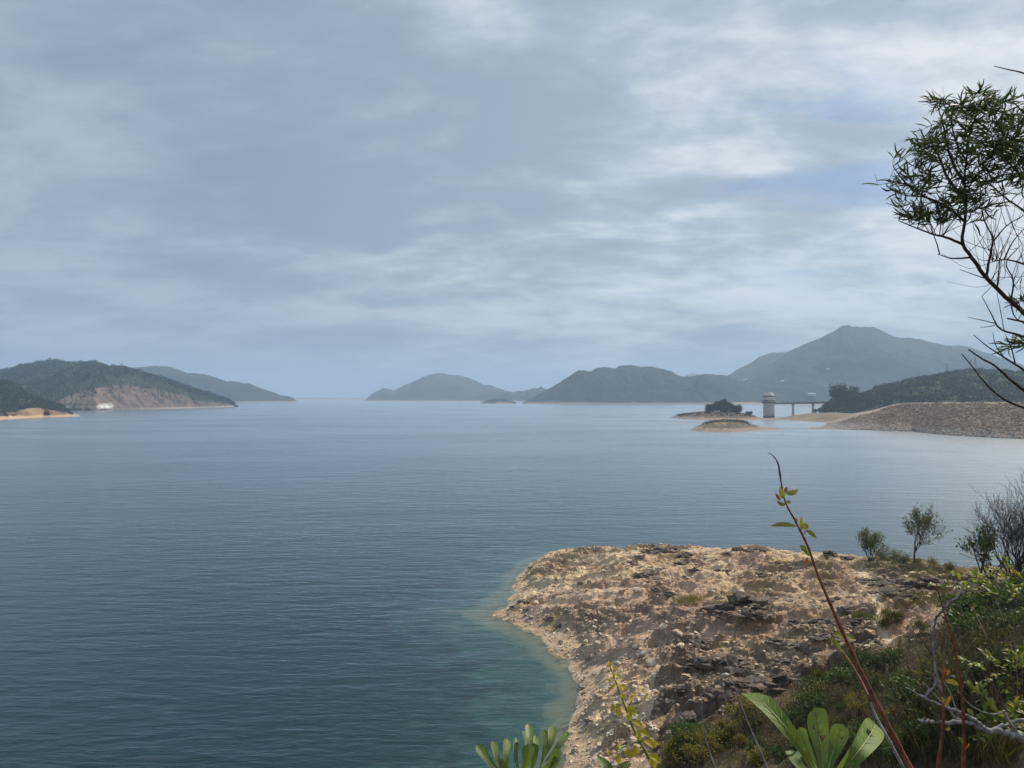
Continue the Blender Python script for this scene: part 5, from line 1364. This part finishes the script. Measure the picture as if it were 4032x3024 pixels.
add_leaf(root, loc, [px(*Zt(570, 1790), d0), px(*Zt(480, 1700), d0 - .02), px(*Zt(400, 1610), d0 - .03), px(*Zt(360, 1540), d0 - .02)], wpx(110, d0), M['leaf_grey'], nrm=(0.2, -0.7, 0.7), prof='obov', rib=0.0009, fold=0.25, nseg=16, ncol=6)
add_leaf(root, loc, [px(*Zt(600, 1800), d0), px(*Zt(700, 1730), d0 - .02), px(*Zt(760, 1660), d0 - .03), px(*Zt(800, 1600), d0 - .03)], wpx(95, d0), mtb, nrm=(-0.1, -0.8, 0.6), prof='obov', rib=0.0009, fold=0.25, nseg=16, ncol=6)

# --- leaf rosette at the bottom of the frame
root, loc = plant_root('leafy_rosette', 'rosette of thick spoon-shaped green leaves at the bottom edge in front of the water', 'plant', *Zo(380, 1850), 1.4)
d0 = 1.4
tw_ = stem(root, loc, [loc, px(*Zo(380, 2300), d0), px(*Zo(360, 1900), d0), px(*Zo(340, 1720), d0)], [0.009, 0.007, 0.006, 0.005], M['bark'])
RS = [((230, 1720), (45, 1500), 82, .0), ((235, 1710), (155, 1475), 66, .02), ((260, 1710), (250, 1460), 66, .05), ((330, 1700), (310, 1455), 50, .07), ((330, 1720), (395, 1495), 92, -.04), ((370, 1640), (395, 1360), 64, .08), ((360, 1600), (370, 1410), 60, .10), ((400, 1700), (430, 1490), 62, .0), ((420, 1640), (440, 1440), 50, .06), ((470, 1660), (500, 1400), 50, .04), ((480, 1620), (560, 1378), 66, .06), ((500, 1620), (655, 1412), 62, .04), ((440, 1720), (605, 1530), 66, -.05), ((470, 1760), (600, 1560), 56, -.06), ((300, 1760), (190, 1600), 60, -.05), ((420, 1780), (520, 1650), 60, -.08)]
for i, (a, b, w, dz) in enumerate(RS):
    A_ = px(*Zo(*a), d0 + dz * 0.3); B_ = px(*Zo(*b), d0 + dz); md = A_.lerp(B_, 0.5) + Vector((0.004 * (1 if b[0] > 350 else -1), -0.012, 0.006))
    add_leaf(root, loc, [A_, md, B_], w / 1.7015 * d0 / F, M['leaf_rosette'], nrm=(((b[0] - 350) / -500.0) + 0.25, -0.9, 0.45), prof='obov', rib=0.0011, fold=0.28, nseg=14, ncol=6)

# --- yellow-leaved shoot
root, loc = plant_root('yellow_leaved_shoot', 'thin green shoot with drooping bright yellow leaves in front of the stony shore', 'shoot', *Zo(1330, 1850), 1.75)
d0 = 1.75
SP = [(1300, 1850), (1235, 1670), (1190, 1570), (1140, 1480), (1090, 1380), (1050, 1270), (1000, 1140), (960, 1030), (935, 965), (925, 925)]
stem(root, loc, [loc] + [px(*Zo(*q_), d0) for q_ in SP], [0.005, 0.0045, 0.004, 0.0036, 0.0033, 0.003, 0.0026, 0.0022, 0.0017, 0.0013, 0.0009], M['twig_green'])
YL = [((930, 940), (925, 985), 22, 0), ((945, 985), (985, 992), 24, 1), ((955, 1010), (965, 1045), 26, 0), ((965, 1030), (1010, 1062), 26, 1), ((945, 1040), (932, 1090), 20, 0), ((975, 1060), (985, 1075), 30, 3), ((990, 1105), (925, 1140), 24, 1), ((1000, 1110), (1050, 1108), 22, 1), ((1010, 1140), (1050, 1120), 26, 1), ((1015, 1160), (1035, 1190), 36, 0), ((1085, 1165), (1110, 1168), 22, 1), ((1070, 1210), (1095, 1165), 20, 1),
      ((975, 1235), (945, 1280), 40, 1), ((1000, 1240), (985, 1310), 40, 0), ((1050, 1260), (1105, 1265), 36, 1), ((1055, 1275), (1125, 1292), 44, 1), ((1065, 1280), (1068, 1345), 50, 0), ((1095, 1345), (1160, 1385), 44, 1), ((1115, 1405), (1205, 1450), 46, 1), ((1120, 1420), (1140, 1475), 44, 0), ((1165, 1470), (1240, 1525), 50, 1), ((1225, 1465), (1245, 1520), 44, 0), ((1010, 1505), (975, 1540), 40, 1), ((985, 1560), (1000, 1632), 48, 0), ((1055, 1530), (1100, 1585), 48, 0), ((1045, 1530), (1060, 1590), 40, 0), ((1105, 1505), (1120, 1580), 46, 0), ((925, 1530), (930, 1580), 28, 0), ((1200, 1570), (1280, 1625), 54, 1), ((1210, 1590), (1240, 1659), 54, 0)]
for a, b, w, s_ in YL:
    A_ = px(*Zo(*a), d0 - 0.005); B_ = px(*Zo(*b), d0 - 0.02); md = A_.lerp(B_, 0.45) + Vector((0, -0.004, (0.16 if s_ == 1 else 0.02) * (B_ - A_).length))
    add_leaf(root, loc, [A_, md, B_], 0.86 * w / 1.7015 * d0 / F, M['leaf_yellow'], nrm=(0.3 if s_ else -0.2, -0.8, 0.5), fold=0.22, nseg=8, ncol=4)
for a, b in [((1010, 1225), (960, 1240)), ((1150, 1480), (1030, 1515)), ((1030, 1515), (980, 1545)), ((1140, 1475), (1230, 1465)), ((1060, 1255), (1090, 1200))]:
    stem(root, loc, [px(*Zo(*a), d0), px(*Zo((a[0] + b[0]) / 2, (a[1] + b[1]) / 2 - 4), d0 - .003), px(*Zo(*b), d0 - .005)], [0.0016, 0.0013, 0.001], M['twig_green'], 'leaf_stalk', 5, 3)
# --- small two-leaved sprig at the frame edge
root, loc = plant_root('two_leaved_sprig', 'dark glossy leaves just showing at the bottom edge beside the yellow shoot', 'plant', *Zo(960, 1900), 1.3)
d0 = 1.3
stem(root, loc, [loc, px(*Zo(960, 2200), d0), px(*Zo(970, 1900), d0), px(*Zo(965, 1740), d0)], [0.006, 0.005, 0.004, 0.003], M['twig_green'])
add_leaf(root, loc, [px(*Zo(965, 1760), d0), px(*Zo(915, 1650), d0 - .02), px(*Zo(850, 1572), d0)], 70 / 1.7015 * d0 / F, M['leaf_rosette'], nrm=(0.3, -0.8, 0.6), rib=0.0012, fold=0.3, nseg=12, ncol=6)
add_leaf(root, loc, [px(*Zo(970, 1760), d0), px(*Zo(1020, 1665), d0 + .01), px(*Zo(1075, 1610), d0 + .02)], 60 / 1.7015 * d0 / F, M['leaf_rosette'], nrm=(-0.1, -0.9, 0.6), rib=0.0012, fold=0.3, nseg=12, ncol=6)

# --- two thin red stems on the right
for nm, lb, SPx, leaves in (('red_twig', 'left one of two thin red stems at the lower right, with rusty tip leaf', [(1345, 1700), (1365, 1550), (1385, 1380), (1387, 1200), (1384, 1090), (1380, 1010)], [((1382, 1085), (1388, 975), 42, 'leaf_rust'), ((1385, 1060), (1420, 985), 46, 'leaf_rust'), ((1400, 1072), (1490, 1105), 36, 'leaf_yellow'), ((1385, 1250), (1430, 1170), 40, 'leaf_rust'), ((1385, 1240), (1370, 1180), 30, 'leaf_olive'), ((1395, 1400), (1430, 1392), 26, 'leaf_olive')]),
                            ('red_twig', 'right one of two thin upright red stems at the lower right, taller and nearly leafless', [(1520, 1700), (1522, 1550), (1520, 1300), (1505, 1100), (1480, 930), (1440, 770), (1400, 640), (1365, 520), (1340, 420)], [((1520, 1540), (1560, 1490), 30, 'leaf_rust'), ((1522, 1500), (1480, 1450), 26, 'leaf_olive')])):
    d0 = 2.2
    root, loc = plant_root(nm, lb, 'shrub', *Zt(SPx[0][0], 2000), d0)
    stem(root, loc, [loc] + [px(*Zt(*q_), d0) for q_ in SPx], [0.006] + [lerp(0.0056, 0.0014, i / (len(SPx) - 1)) for i in range(len(SPx))], M['twig_red'])
    for a, b, w, mt in leaves:
        A_ = px(*Zt(*a), d0); B_ = px(*Zt(*b), d0 - 0.03)
        add_leaf(root, loc, [A_, A_.lerp(B_, 0.5) + Vector((0, -0.006, 0.004)), B_], w / 1.703 * d0 / F, M[mt], nrm=(0.2, -1, 0.4), fold=0.2, nseg=8, ncol=4)

# --- dead grey branch
d0 = 3.1
gb_ = px(*Zt(2300, 1560), d0); loc = Vector((gb_.x + 0.5, d0, gh(gb_.x + 0.5, d0)))
root = empty('dead_branch', loc); tag(root, 'bleached grey dead branch reaching in from the lower right corner', 'branch')
def DB(pts, r0, r1, nm='branch', dd=0.0, n=7, knob=0.0):
    P_ = [q_ if isinstance(q_, Vector) else px(*Zt(*q_), d0 + dd) for q_ in pts]
    C_ = spline(P_, 5); rd_ = random.Random(int(r0 * 1e5) + len(pts) * 7)
    m_ = MB(); k_ = len(C_)
    m_.tube([c - loc + Vector((rd_.gauss(0, 1), rd_.gauss(0, 1), rd_.gauss(0, 1))) * r0 * 0.12 for c in C_], [0.62 * lerp(r0, r1, i / (k_ - 1)) * rd_.uniform(0.8, 1.3) for i in range(k_)], n)
    return m_.build(nm, M['dead_wood'], root, smooth=True)
DB([loc + Vector((0, 0, -0.05)), loc + Vector((-0.08, 0, 0.5)), (2250, 1540), (1928, 1465), (1820, 1425), (1740, 1408), (1640, 1388), (1540, 1352), (1400, 1352), (1300, 1350), (1218, 1338)], 0.030, 0.007, 'main_branch', 0, 9)
DB([(1720, 1400), (1800, 1370), (1870, 1350), (1960, 1335), (2100, 1320)], 0.013, 0.012, dd=0.02)
DB([(1660, 1392), (1600, 1340), (1510, 1290), (1400, 1250), (1320, 1215), (1260, 1188), (1190, 1145), (1135, 1120)], 0.013, 0.003, dd=0.0)
DB([(1262, 1190), (1285, 1150), (1320, 1125), (1336, 1080), (1335, 1020), (1322, 900), (1318, 790), (1328, 700), (1342, 650)], 0.0075, 0.0068, 'hooked_branch')
DB([(1342, 650), (1385, 600), (1430, 550), (1490, 500), (1530, 425)], 0.0085, 0.003, 'hooked_branch')
DB([(1430, 552), (1426, 505)], 0.004, 0.0015, 'twig'); DB([(1322, 790), (1290, 750)], 0.003, 0.0015, 'twig')
DB([(1335, 1000), (1360, 1080), (1390, 1180), (1420, 1250), (1480, 1330), (1540, 1352)], 0.006, 0.009, dd=0.05)
DB([(1410, 1255), (1340, 1180), (1250, 1080)], 0.005, 0.0025)
DB([(1900, 1445), (1850, 1380), (1810, 1320), (1790, 1275)], 0.010, 0.007, 'twig')
DB([(1795, 1285), (1740, 1298), (1660, 1285), (1580, 1245), (1520, 1190), (1480, 1130)], 0.0055, 0.002, 'twig')
DB([(1490, 1330), (1470, 1260), (1430, 1150), (1390, 1080)], 0.006, 0.003, 'twig', 0.06)
DB([(1250, 1340), (1258, 1322)], 0.004, 0.002, 'twig')

# --- leafy twigs reaching in at the right edge
rr = random.Random(57)
def oval(L, w, bend):
    v_, f_, _ = leaf_shape([Vector((0, 0, 0)), Vector((L * 0.5, 0, bend * L)), Vector((L, 0, 0))], w, Vector((0, 0, 1)), 'lance', fold=0.25, nseg=6, ncol=2)
    return v_, f_
OV = [mesh_of('leaf', *oval(rr.uniform(0.042, 0.065), rr.uniform(0.018, 0.026), rr.uniform(0.03, 0.15)), M['leaf_spray']) for _ in range(5)]
for lb, ln, dd in (('yellow-green leafy twig reaching in from the right edge below the leafless shrubs', [(4260, 2560), (4080, 2440), (3960, 2360), (3870, 2325), (3800, 2330)], 5.2),
                   ('upper leafy twig at the right edge just under the big leafless shrub', [(4260, 2440), (4100, 2330), (3990, 2270), (3920, 2250)], 5.6),
                   ('lower leafy twig at the right edge above the dead grey branch', [(4260, 2800), (4120, 2700), (4000, 2650), (3900, 2650), (3850, 2665)], 4.6),
                   ('short leafy twig among dry stalks in the lower right corner', [(4200, 3060), (4080, 2950), (3980, 2880), (3930, 2860)], 4.0)):
    p = px(ln[0][0] + 60, ln[0][1], dd); loc = Vector((p.x, dd, gh(p.x, dd)))
    root = empty('leafy_twig', loc); tag(root, lb, 'twig', 'leafy twigs at the right edge')
    MP = [px(u, v, dd + 0.08 * i) for i, (u, v) in enumerate(ln)]
    stem(root, loc, [loc, loc.lerp(MP[0], 0.6)] + MP, [0.012, 0.009] + [lerp(0.007, 0.0015, i / (len(MP) - 1)) for i in range(len(MP))], M['bark'])
    C_ = spline(MP, 6)
    for k in range(11):
        t = rr.uniform(0.15, 0.98) * (len(C_) - 1); i = int(t); b0 = C_[i].lerp(C_[min(i + 1, len(C_) - 1)], t - i)
        dr_ = ((C_[-1] - C_[0]).normalized() * 0.6 + Vector((rr.gauss(0, .5), rr.gauss(0, .5), rr.gauss(0.35, .5)))).normalized()
        e_ = b0 + dr_ * rr.uniform(0.10, 0.24); sp_ = spline([b0, b0.lerp(e_, 0.5) + Vector((0, 0, 0.015)), e_], 4)
        m_ = MB(); m_.tube([c - loc for c in sp_], [lerp(0.0026, 0.001, q_ / (len(sp_) - 1)) for q_ in range(len(sp_))], 4); m_.build('side_twig', M['bark'], root)
        for q_ in range(1, len(sp_)):
            for sgn in (-1, 1):
                o = link(bpy.data.objects.new('leaf', rr.choice(OV)), root)
                sd_ = dr_.cross(Vector((0, 0, 1))); x = (dr_ * 0.5 + sd_ * sgn + Vector((rr.gauss(0, .25), rr.gauss(0, .25), rr.gauss(0, .35)))).normalized()
                y = (Vector((0, 0, 1)) + Vector((rr.gauss(0, .3), rr.gauss(0, .3), 0))).cross(x).normalized()
                o.location = sp_[q_] - loc; o.rotation_euler = Matrix((x, y, x.cross(y))).transposed().to_euler()
# --- thin pale stalk arching in front of the dark ledges
for lb, ln in (('thin pale dry stalk arching up in front of the dark ledges', [(1990, 1650), (1900, 1440), (1850, 1320), (1790, 1160), (1755, 1060), (1715, 915)]),
               ('very thin short dry stalk left of the arching pale one', [(1640, 1650), (1590, 1500), (1560, 1330), (1548, 1180)])):
    root, loc = plant_root('dry_stalk', lb, 'stalk', *Zo(ln[0][0] + 60, 1900), 2.4)
    stem(root, loc, [loc] + [px(*Zo(*q_), 2.4) for q_ in ln], [0.0035] + [lerp(0.003, 0.0009, i / (len(ln) - 1)) for i in range(len(ln))], M['dead_wood'])

# --- willow-leaved tree overhanging from the right
d0 = 5.6
tx = px(4330, 1500, d0).x; loc = Vector((tx, d0, gh(tx, d0)))
root = empty('willow_leaved_tree', loc); tag(root, 'dark slender-leaved tree hanging in from the right edge against the sky', 'tree')
rr = random.Random(31); rgn = np.random.default_rng(31)
LIMB = []       # (points, radii)
def limb(pts, r0, r1, nm='limb', dz=0.0, dz1=None):
    n_ = len(pts); dz1 = dz if dz1 is None else dz1
    P_ = [q_ if isinstance(q_, Vector) else px(*Za(*q_), d0 + lerp(dz, dz1, i / (n_ - 1))) for i, q_ in enumerate(pts)]
    C_ = spline(P_, 5); k_ = len(C_)
    R_ = [lerp(r0, r1, i / (k_ - 1)) for i in range(k_)]
    for i in range(1, k_ - 1): C_[i] = C_[i] + Vector((rr.gauss(0, 1), rr.gauss(0, 1), rr.gauss(0, 1))) * R_[i] * 0.12
    LIMB.append((C_, R_))
    m_ = MB(); m_.tube([c - loc for c in C_], R_, 8 if r0 > 0.02 else 5)
    return m_.build(nm, M['bark_dark'], root, smooth=True)
top = Vector((loc.x + 0.1, loc.y + 0.1, 22.6))
limb([loc + Vector((0, 0, -0.3)), loc + Vector((0.06, 0, 1.6)), loc + Vector((-0.06, 0, 2.9)), loc + Vector((0.05, 0.05, 4.2)), top], 0.085, 0.012, 'trunk')
T_ = lambda z: Vector((loc.x + 0.0, loc.y + 0.03, z))
zpx = lambda y: px(4100, 200 + y / 1.1437, d0).z
limb([T_(zpx(1500)), (900, 1290), (780, 1180), (700, 1110), (610, 1020), (545, 930), (505, 872), (513, 770), (520, 680), (512, 600), (520, 500), (530, 400), (545, 330)], 0.019, 0.0045, 'limb')
limb([(505, 872), (440, 843), (370, 825), (300, 800), (215, 765)], 0.011, 0.003, dz=0.0, dz1=-0.3)
limb([(545, 930), (460, 935), (390, 915)], 0.008, 0.003, dz1=0.25)
limb([(400, 915), (385, 860), (370, 825)], 0.005, 0.003, dz=.1)
limb([(515, 770), (430, 700), (330, 655), (250, 600), (190, 520)], 0.011, 0.003, dz1=-0.25)
limb([(330, 655), (240, 650), (160, 610)], 0.006, 0.0025, dz=-.15, dz1=-.3)
limb([(520, 680), (430, 560), (380, 450), (335, 420), (270, 420)], 0.012, 0.003, dz1=0.3)
limb([(512, 600), (450, 480), (415, 330), (385, 230)], 0.011, 0.003, dz1=0.15)
limb([(520, 500), (470, 400), (455, 290), (470, 220)], 0.008, 0.003, dz1=-.2)
limb([(530, 400), (560, 300), (590, 210)], 0.008, 0.003)
limb([T_(zpx(900)), (850, 790), (780, 720), (700, 665), (620, 595), (560, 560)], 0.010, 0.0035, dz=.1)
limb([T_(zpx(760)), (880, 600), (780, 500), (700, 400), (650, 300), (620, 230)], 0.010, 0.003, dz=-.1, dz1=.2)
limb([T_(zpx(820)), (860, 640), (760, 560), (690, 480), (600, 430)], 0.010, 0.003, dz=.2, dz1=-.2)
limb([T_(zpx(600)), (900, 400), (800, 300), (740, 240)], 0.02, 0.004)
limb([(610, 1015), (632, 900), (640, 850), (600, 760), (590, 700)], 0.010, 0.003, dz1=.2)
limb([T_(zpx(1150)), (850, 1000), (780, 960), (690, 940), (640, 950)], 0.012, 0.003, dz1=-.2)
limb([(640, 860), (700, 790), (780, 740)], 0.006, 0.003, dz=.1)
limb([(690, 940), (730, 860), (780, 800)], 0.006, 0.0025, dz=-.1)
limb([(660, 1060), (670, 960), (680, 900)], 0.006, 0.002)
limb([(720, 1130), (730, 1030), (700, 960), (770, 870)], 0.007, 0.002)
limb([(620, 1030), (560, 1010), (490, 985)], 0.005, 0.002)
# bare lower twigs
limb([T_(zpx(1420)), (850, 1250), (780, 1222), (705, 1205)], 0.012, 0.006, dz=-.2)
limb([T_(zpx(1560)), (850, 1350), (780, 1290), (660, 1240), (640, 1200), (590, 1105)], 0.012, 0.0022, dz=-.3)
limb([(655, 1228), (600, 1215), (527, 1200)], 0.004, 0.002, dz=-.3)
limb([(655, 1235), (620, 1242), (583, 1246)], 0.003, 0.0018, dz=-.3)
limb([(690, 1255), (670, 1150), (658, 1090)], 0.003, 0.0018, dz=-.3)
limb([T_(zpx(1700)), (860, 1510), (780, 1440), (690, 1380), (620, 1335), (553, 1280)], 0.011, 0.0025, dz=-.4)
limb([T_(zpx(1780)), (860, 1590), (780, 1530), (700, 1465), (650, 1420), (580, 1380), (530, 1345)], 0.012, 0.0045, dz=-.5)
limb([T_(zpx(1850)), (860, 1640), (780, 1608), (690, 1570), (600, 1490), (545, 1420), (500, 1365)], 0.009, 0.003, dz=-.6)
limb([(740, 1590), (700, 1572), (680, 1566)], 0.003, 0.002, dz=-.6)
limb([(690, 1380), (650, 1320), (640, 1270)], 0.004, 0.0018, dz=-.4)
limb([(740, 1410), (720, 1330), (700, 1290)], 0.005, 0.002, dz=-.4)
limb([(720, 1130), (740, 1200), (780, 1230)], 0.006, 0.002)
limb([T_(zpx(300)), (850, 150), (780, 102), (700, 82), (645, 69)], 0.010, 0.0025, 'limb', .2)
# the side of the tree outside the frame
mir = lambda pts: [(2242 - x, y + 20) for x, y in pts]
NV = len(LIMB)
for pts_, r0_, r1_ in (([(1121, 1400), (900, 1250), (780, 1150), (640, 1000), (560, 880), (540, 700), (560, 520), (540, 400)], 0.019, 0.0045), ([(1121, 1050), (900, 800), (760, 640), (640, 520)], 0.012, 0.003), ([(1121, 760), (940, 560), (860, 400), (840, 260)], 0.012, 0.003), ([(560, 880), (440, 800), (330, 720)], 0.008, 0.003), ([(540, 700), (420, 560), (340, 440)], 0.008, 0.003)):
    limb(mir(pts_), r0_, r1_, dz=.1, dz1=.3)
limb([(1121, 700), (1090, 500), (1000, 330), (960, 200)], 0.011, 0.003); limb([(1121, 620), (1150, 420), (1130, 250), (1160, 120)], 0.010, 0.003)
# twigs and sickle leaves
ALLP = [(c, r_) for C_, R_ in LIMB[1:24] + LIMB[NV:] for c, r_ in list(zip(C_, R_))[2:]]
CL = [(620, 420, 150, 120, 58), (720, 330, 110, 90, 34), (520, 480, 110, 100, 30), (700, 500, 90, 70, 24), (290, 430, 60, 50, 10), (390, 370, 55, 60, 9), (215, 590, 42, 55, 10), (320, 560, 80, 60, 11), (300, 740, 60, 45, 9), (390, 700, 70, 50, 11), (390, 235, 45, 45, 7), (490, 300, 60, 70, 12), (580, 240, 60, 50, 12), (640, 700, 60, 50, 9), (470, 620, 80, 60, 15), (740, 600, 60, 60, 9), (430, 760, 70, 45, 8), (720, 1340, 45, 40, 6), (765, 1090, 30, 40, 5), (560, 640, 70, 70, 9), (700, 250, 80, 50, 14), (760, 440, 70, 80, 16), (1560, 430, 150, 120, 34), (1700, 620, 120, 90, 24), (1850, 480, 90, 90, 16), (1400, 330, 120, 90, 22), (1060, 300, 110, 90, 20), (1150, 200, 90, 80, 14), (1800, 760, 80, 60, 10)]
twm = MB(); LP = []
for cx, cy_, rx, ry, n_ in CL:
    for _ in range(n_):
        tgt = px(*Za(cx + rr.gauss(0, rx * 0.72), cy_ + rr.gauss(0, ry * 0.72)), d0 + rr.gauss(0, 0.28))
        best = min(ALLP, key=lambda q_: (q_[0] - tgt).length + (0.25 if q_[0].z > tgt.z else 0) + abs((q_[0] - tgt).length - 0.22) * 0.6)
        b0 = best[0]
        md = b0.lerp(tgt, 0.5) + Vector((rr.gauss(0, .02), rr.gauss(0, .02), 0.02))
        C_ = spline([b0, md, tgt], 4); r_ = min(best[1] * 0.7, 0.0035)
        twm.tube([c - loc for c in C_], [lerp(r_, 0.0012, i / (len(C_) - 1)) for i in range(len(C_))], 3)
        td = (C_[-1] - C_[-3]).normalized()
        for _ in range(rr.randint(7, 10)):
            t = rr.uniform(0.35, 1.0) * (len(C_) - 1); i = min(int(t), len(C_) - 2)
            q_ = C_[i].lerp(C_[i + 1], min(t - i, 1.0))
            dr_ = (td * 0.8 + Vector((rr.gauss(-.12, .42), rr.gauss(0, .45), rr.gauss(0.3, .38)))).normalized()
            LP.append((q_ - loc, dr_))
for _ in range(70):                                   # fine bare twigs below the leafy part
    b0, rb_ = rr.choice(ALLP)
    up_ = px(*Za(rr.uniform(560, 800), rr.uniform(640, 1060)), d0 + rr.gauss(0, .25))
    b0, rb_ = min(ALLP, key=lambda q_: (q_[0] - up_).length)
    dr_ = (up_ - b0).normalized() if (up_ - b0).length > 0.05 else Vector((-.4, 0, .8))
    L_ = rr.uniform(0.15, 0.45)
    e1 = b0 + (dr_ + Vector((0, 0, .5))).normalized() * L_ * 0.5; e2 = e1 + (dr_ + Vector((rr.gauss(0, .3), rr.gauss(0, .3), 1.0))).normalized() * L_ * 0.6
    C_ = spline([b0, e1, e2], 3)
    twm.tube([c - loc for c in C_], [lerp(0.0028, 0.0010, i / (len(C_) - 1)) for i in range(len(C_))], 3)
stuff(twm.build('twigs', M['bark_dark'], root))
def sickle(L, w, curve):
    v_, f_, _ = leaf_shape([Vector((0, 0, 0)), Vector((L * 0.5, curve * L, 0.0)), Vector((L, 0, 0))], w, Vector((0, 0, 1)), 'sickle', fold=0.15, nseg=6, ncol=2)
    return v_, f_
SK = [sickle(rr.uniform(0.095, 0.145), rr.uniform(0.0085, 0.0115), rr.uniform(0.05, 0.14)) for _ in range(6)]
sk_me = [mesh_of('leaf', v_, f_, M['leaf_acacia']) for v_, f_ in SK]
rr.shuffle(LP)
LPs = sorted(LP, key=lambda q_: (q_[0] + loc).x / (q_[0] + loc).y)      # outermost leaves show best against the sky
solo = LPs[:300]; rest = LPs[300:]
def leaf_rot(dr_):
    x = dr_.normalized(); y = x.orthogonal().normalized(); z = x.cross(y)
    return (Matrix((x, y, z)).transposed() @ Matrix.Rotation(rr.uniform(0, 6.28), 3, 'X'))
for q_, dr_ in solo:
    o = link(bpy.data.objects.new('leaf', rr.choice(sk_me)), root)
    o.location = q_; o.rotation_euler = leaf_rot(dr_).to_euler()
mm = MB()
for q_, dr_ in rest:
    v_, f_ = rr.choice(SK); R_ = leaf_rot(dr_)
    mm.add([tuple(R_ @ Vector(a) + q_) for a in v_], f_)
stuff(mm.build('foliage', M['leaf_acacia'], root))

HAZE_D = 2.1e-4

# ================================================================ haze
hz, ht, ho = newmat('haze_air')
pv = ht.nodes.new('ShaderNodeVolumePrincipled')
pv.inputs['Color'].default_value = (0.54, 0.73, 0.97, 1)
pv.inputs['Density'].default_value = HAZE_D
pv.inputs['Anisotropy'].default_value = 0.1
ht.links.new(pv.outputs[0], ho.inputs['Volume'])
hb = MB(); hb.box((0, 6100, 172), (9600, 6600, 182))
haze = stuff(hb.build('haze', hz)); tag(haze, 'thin blue haze hanging over the lake and far hills', 'haze')
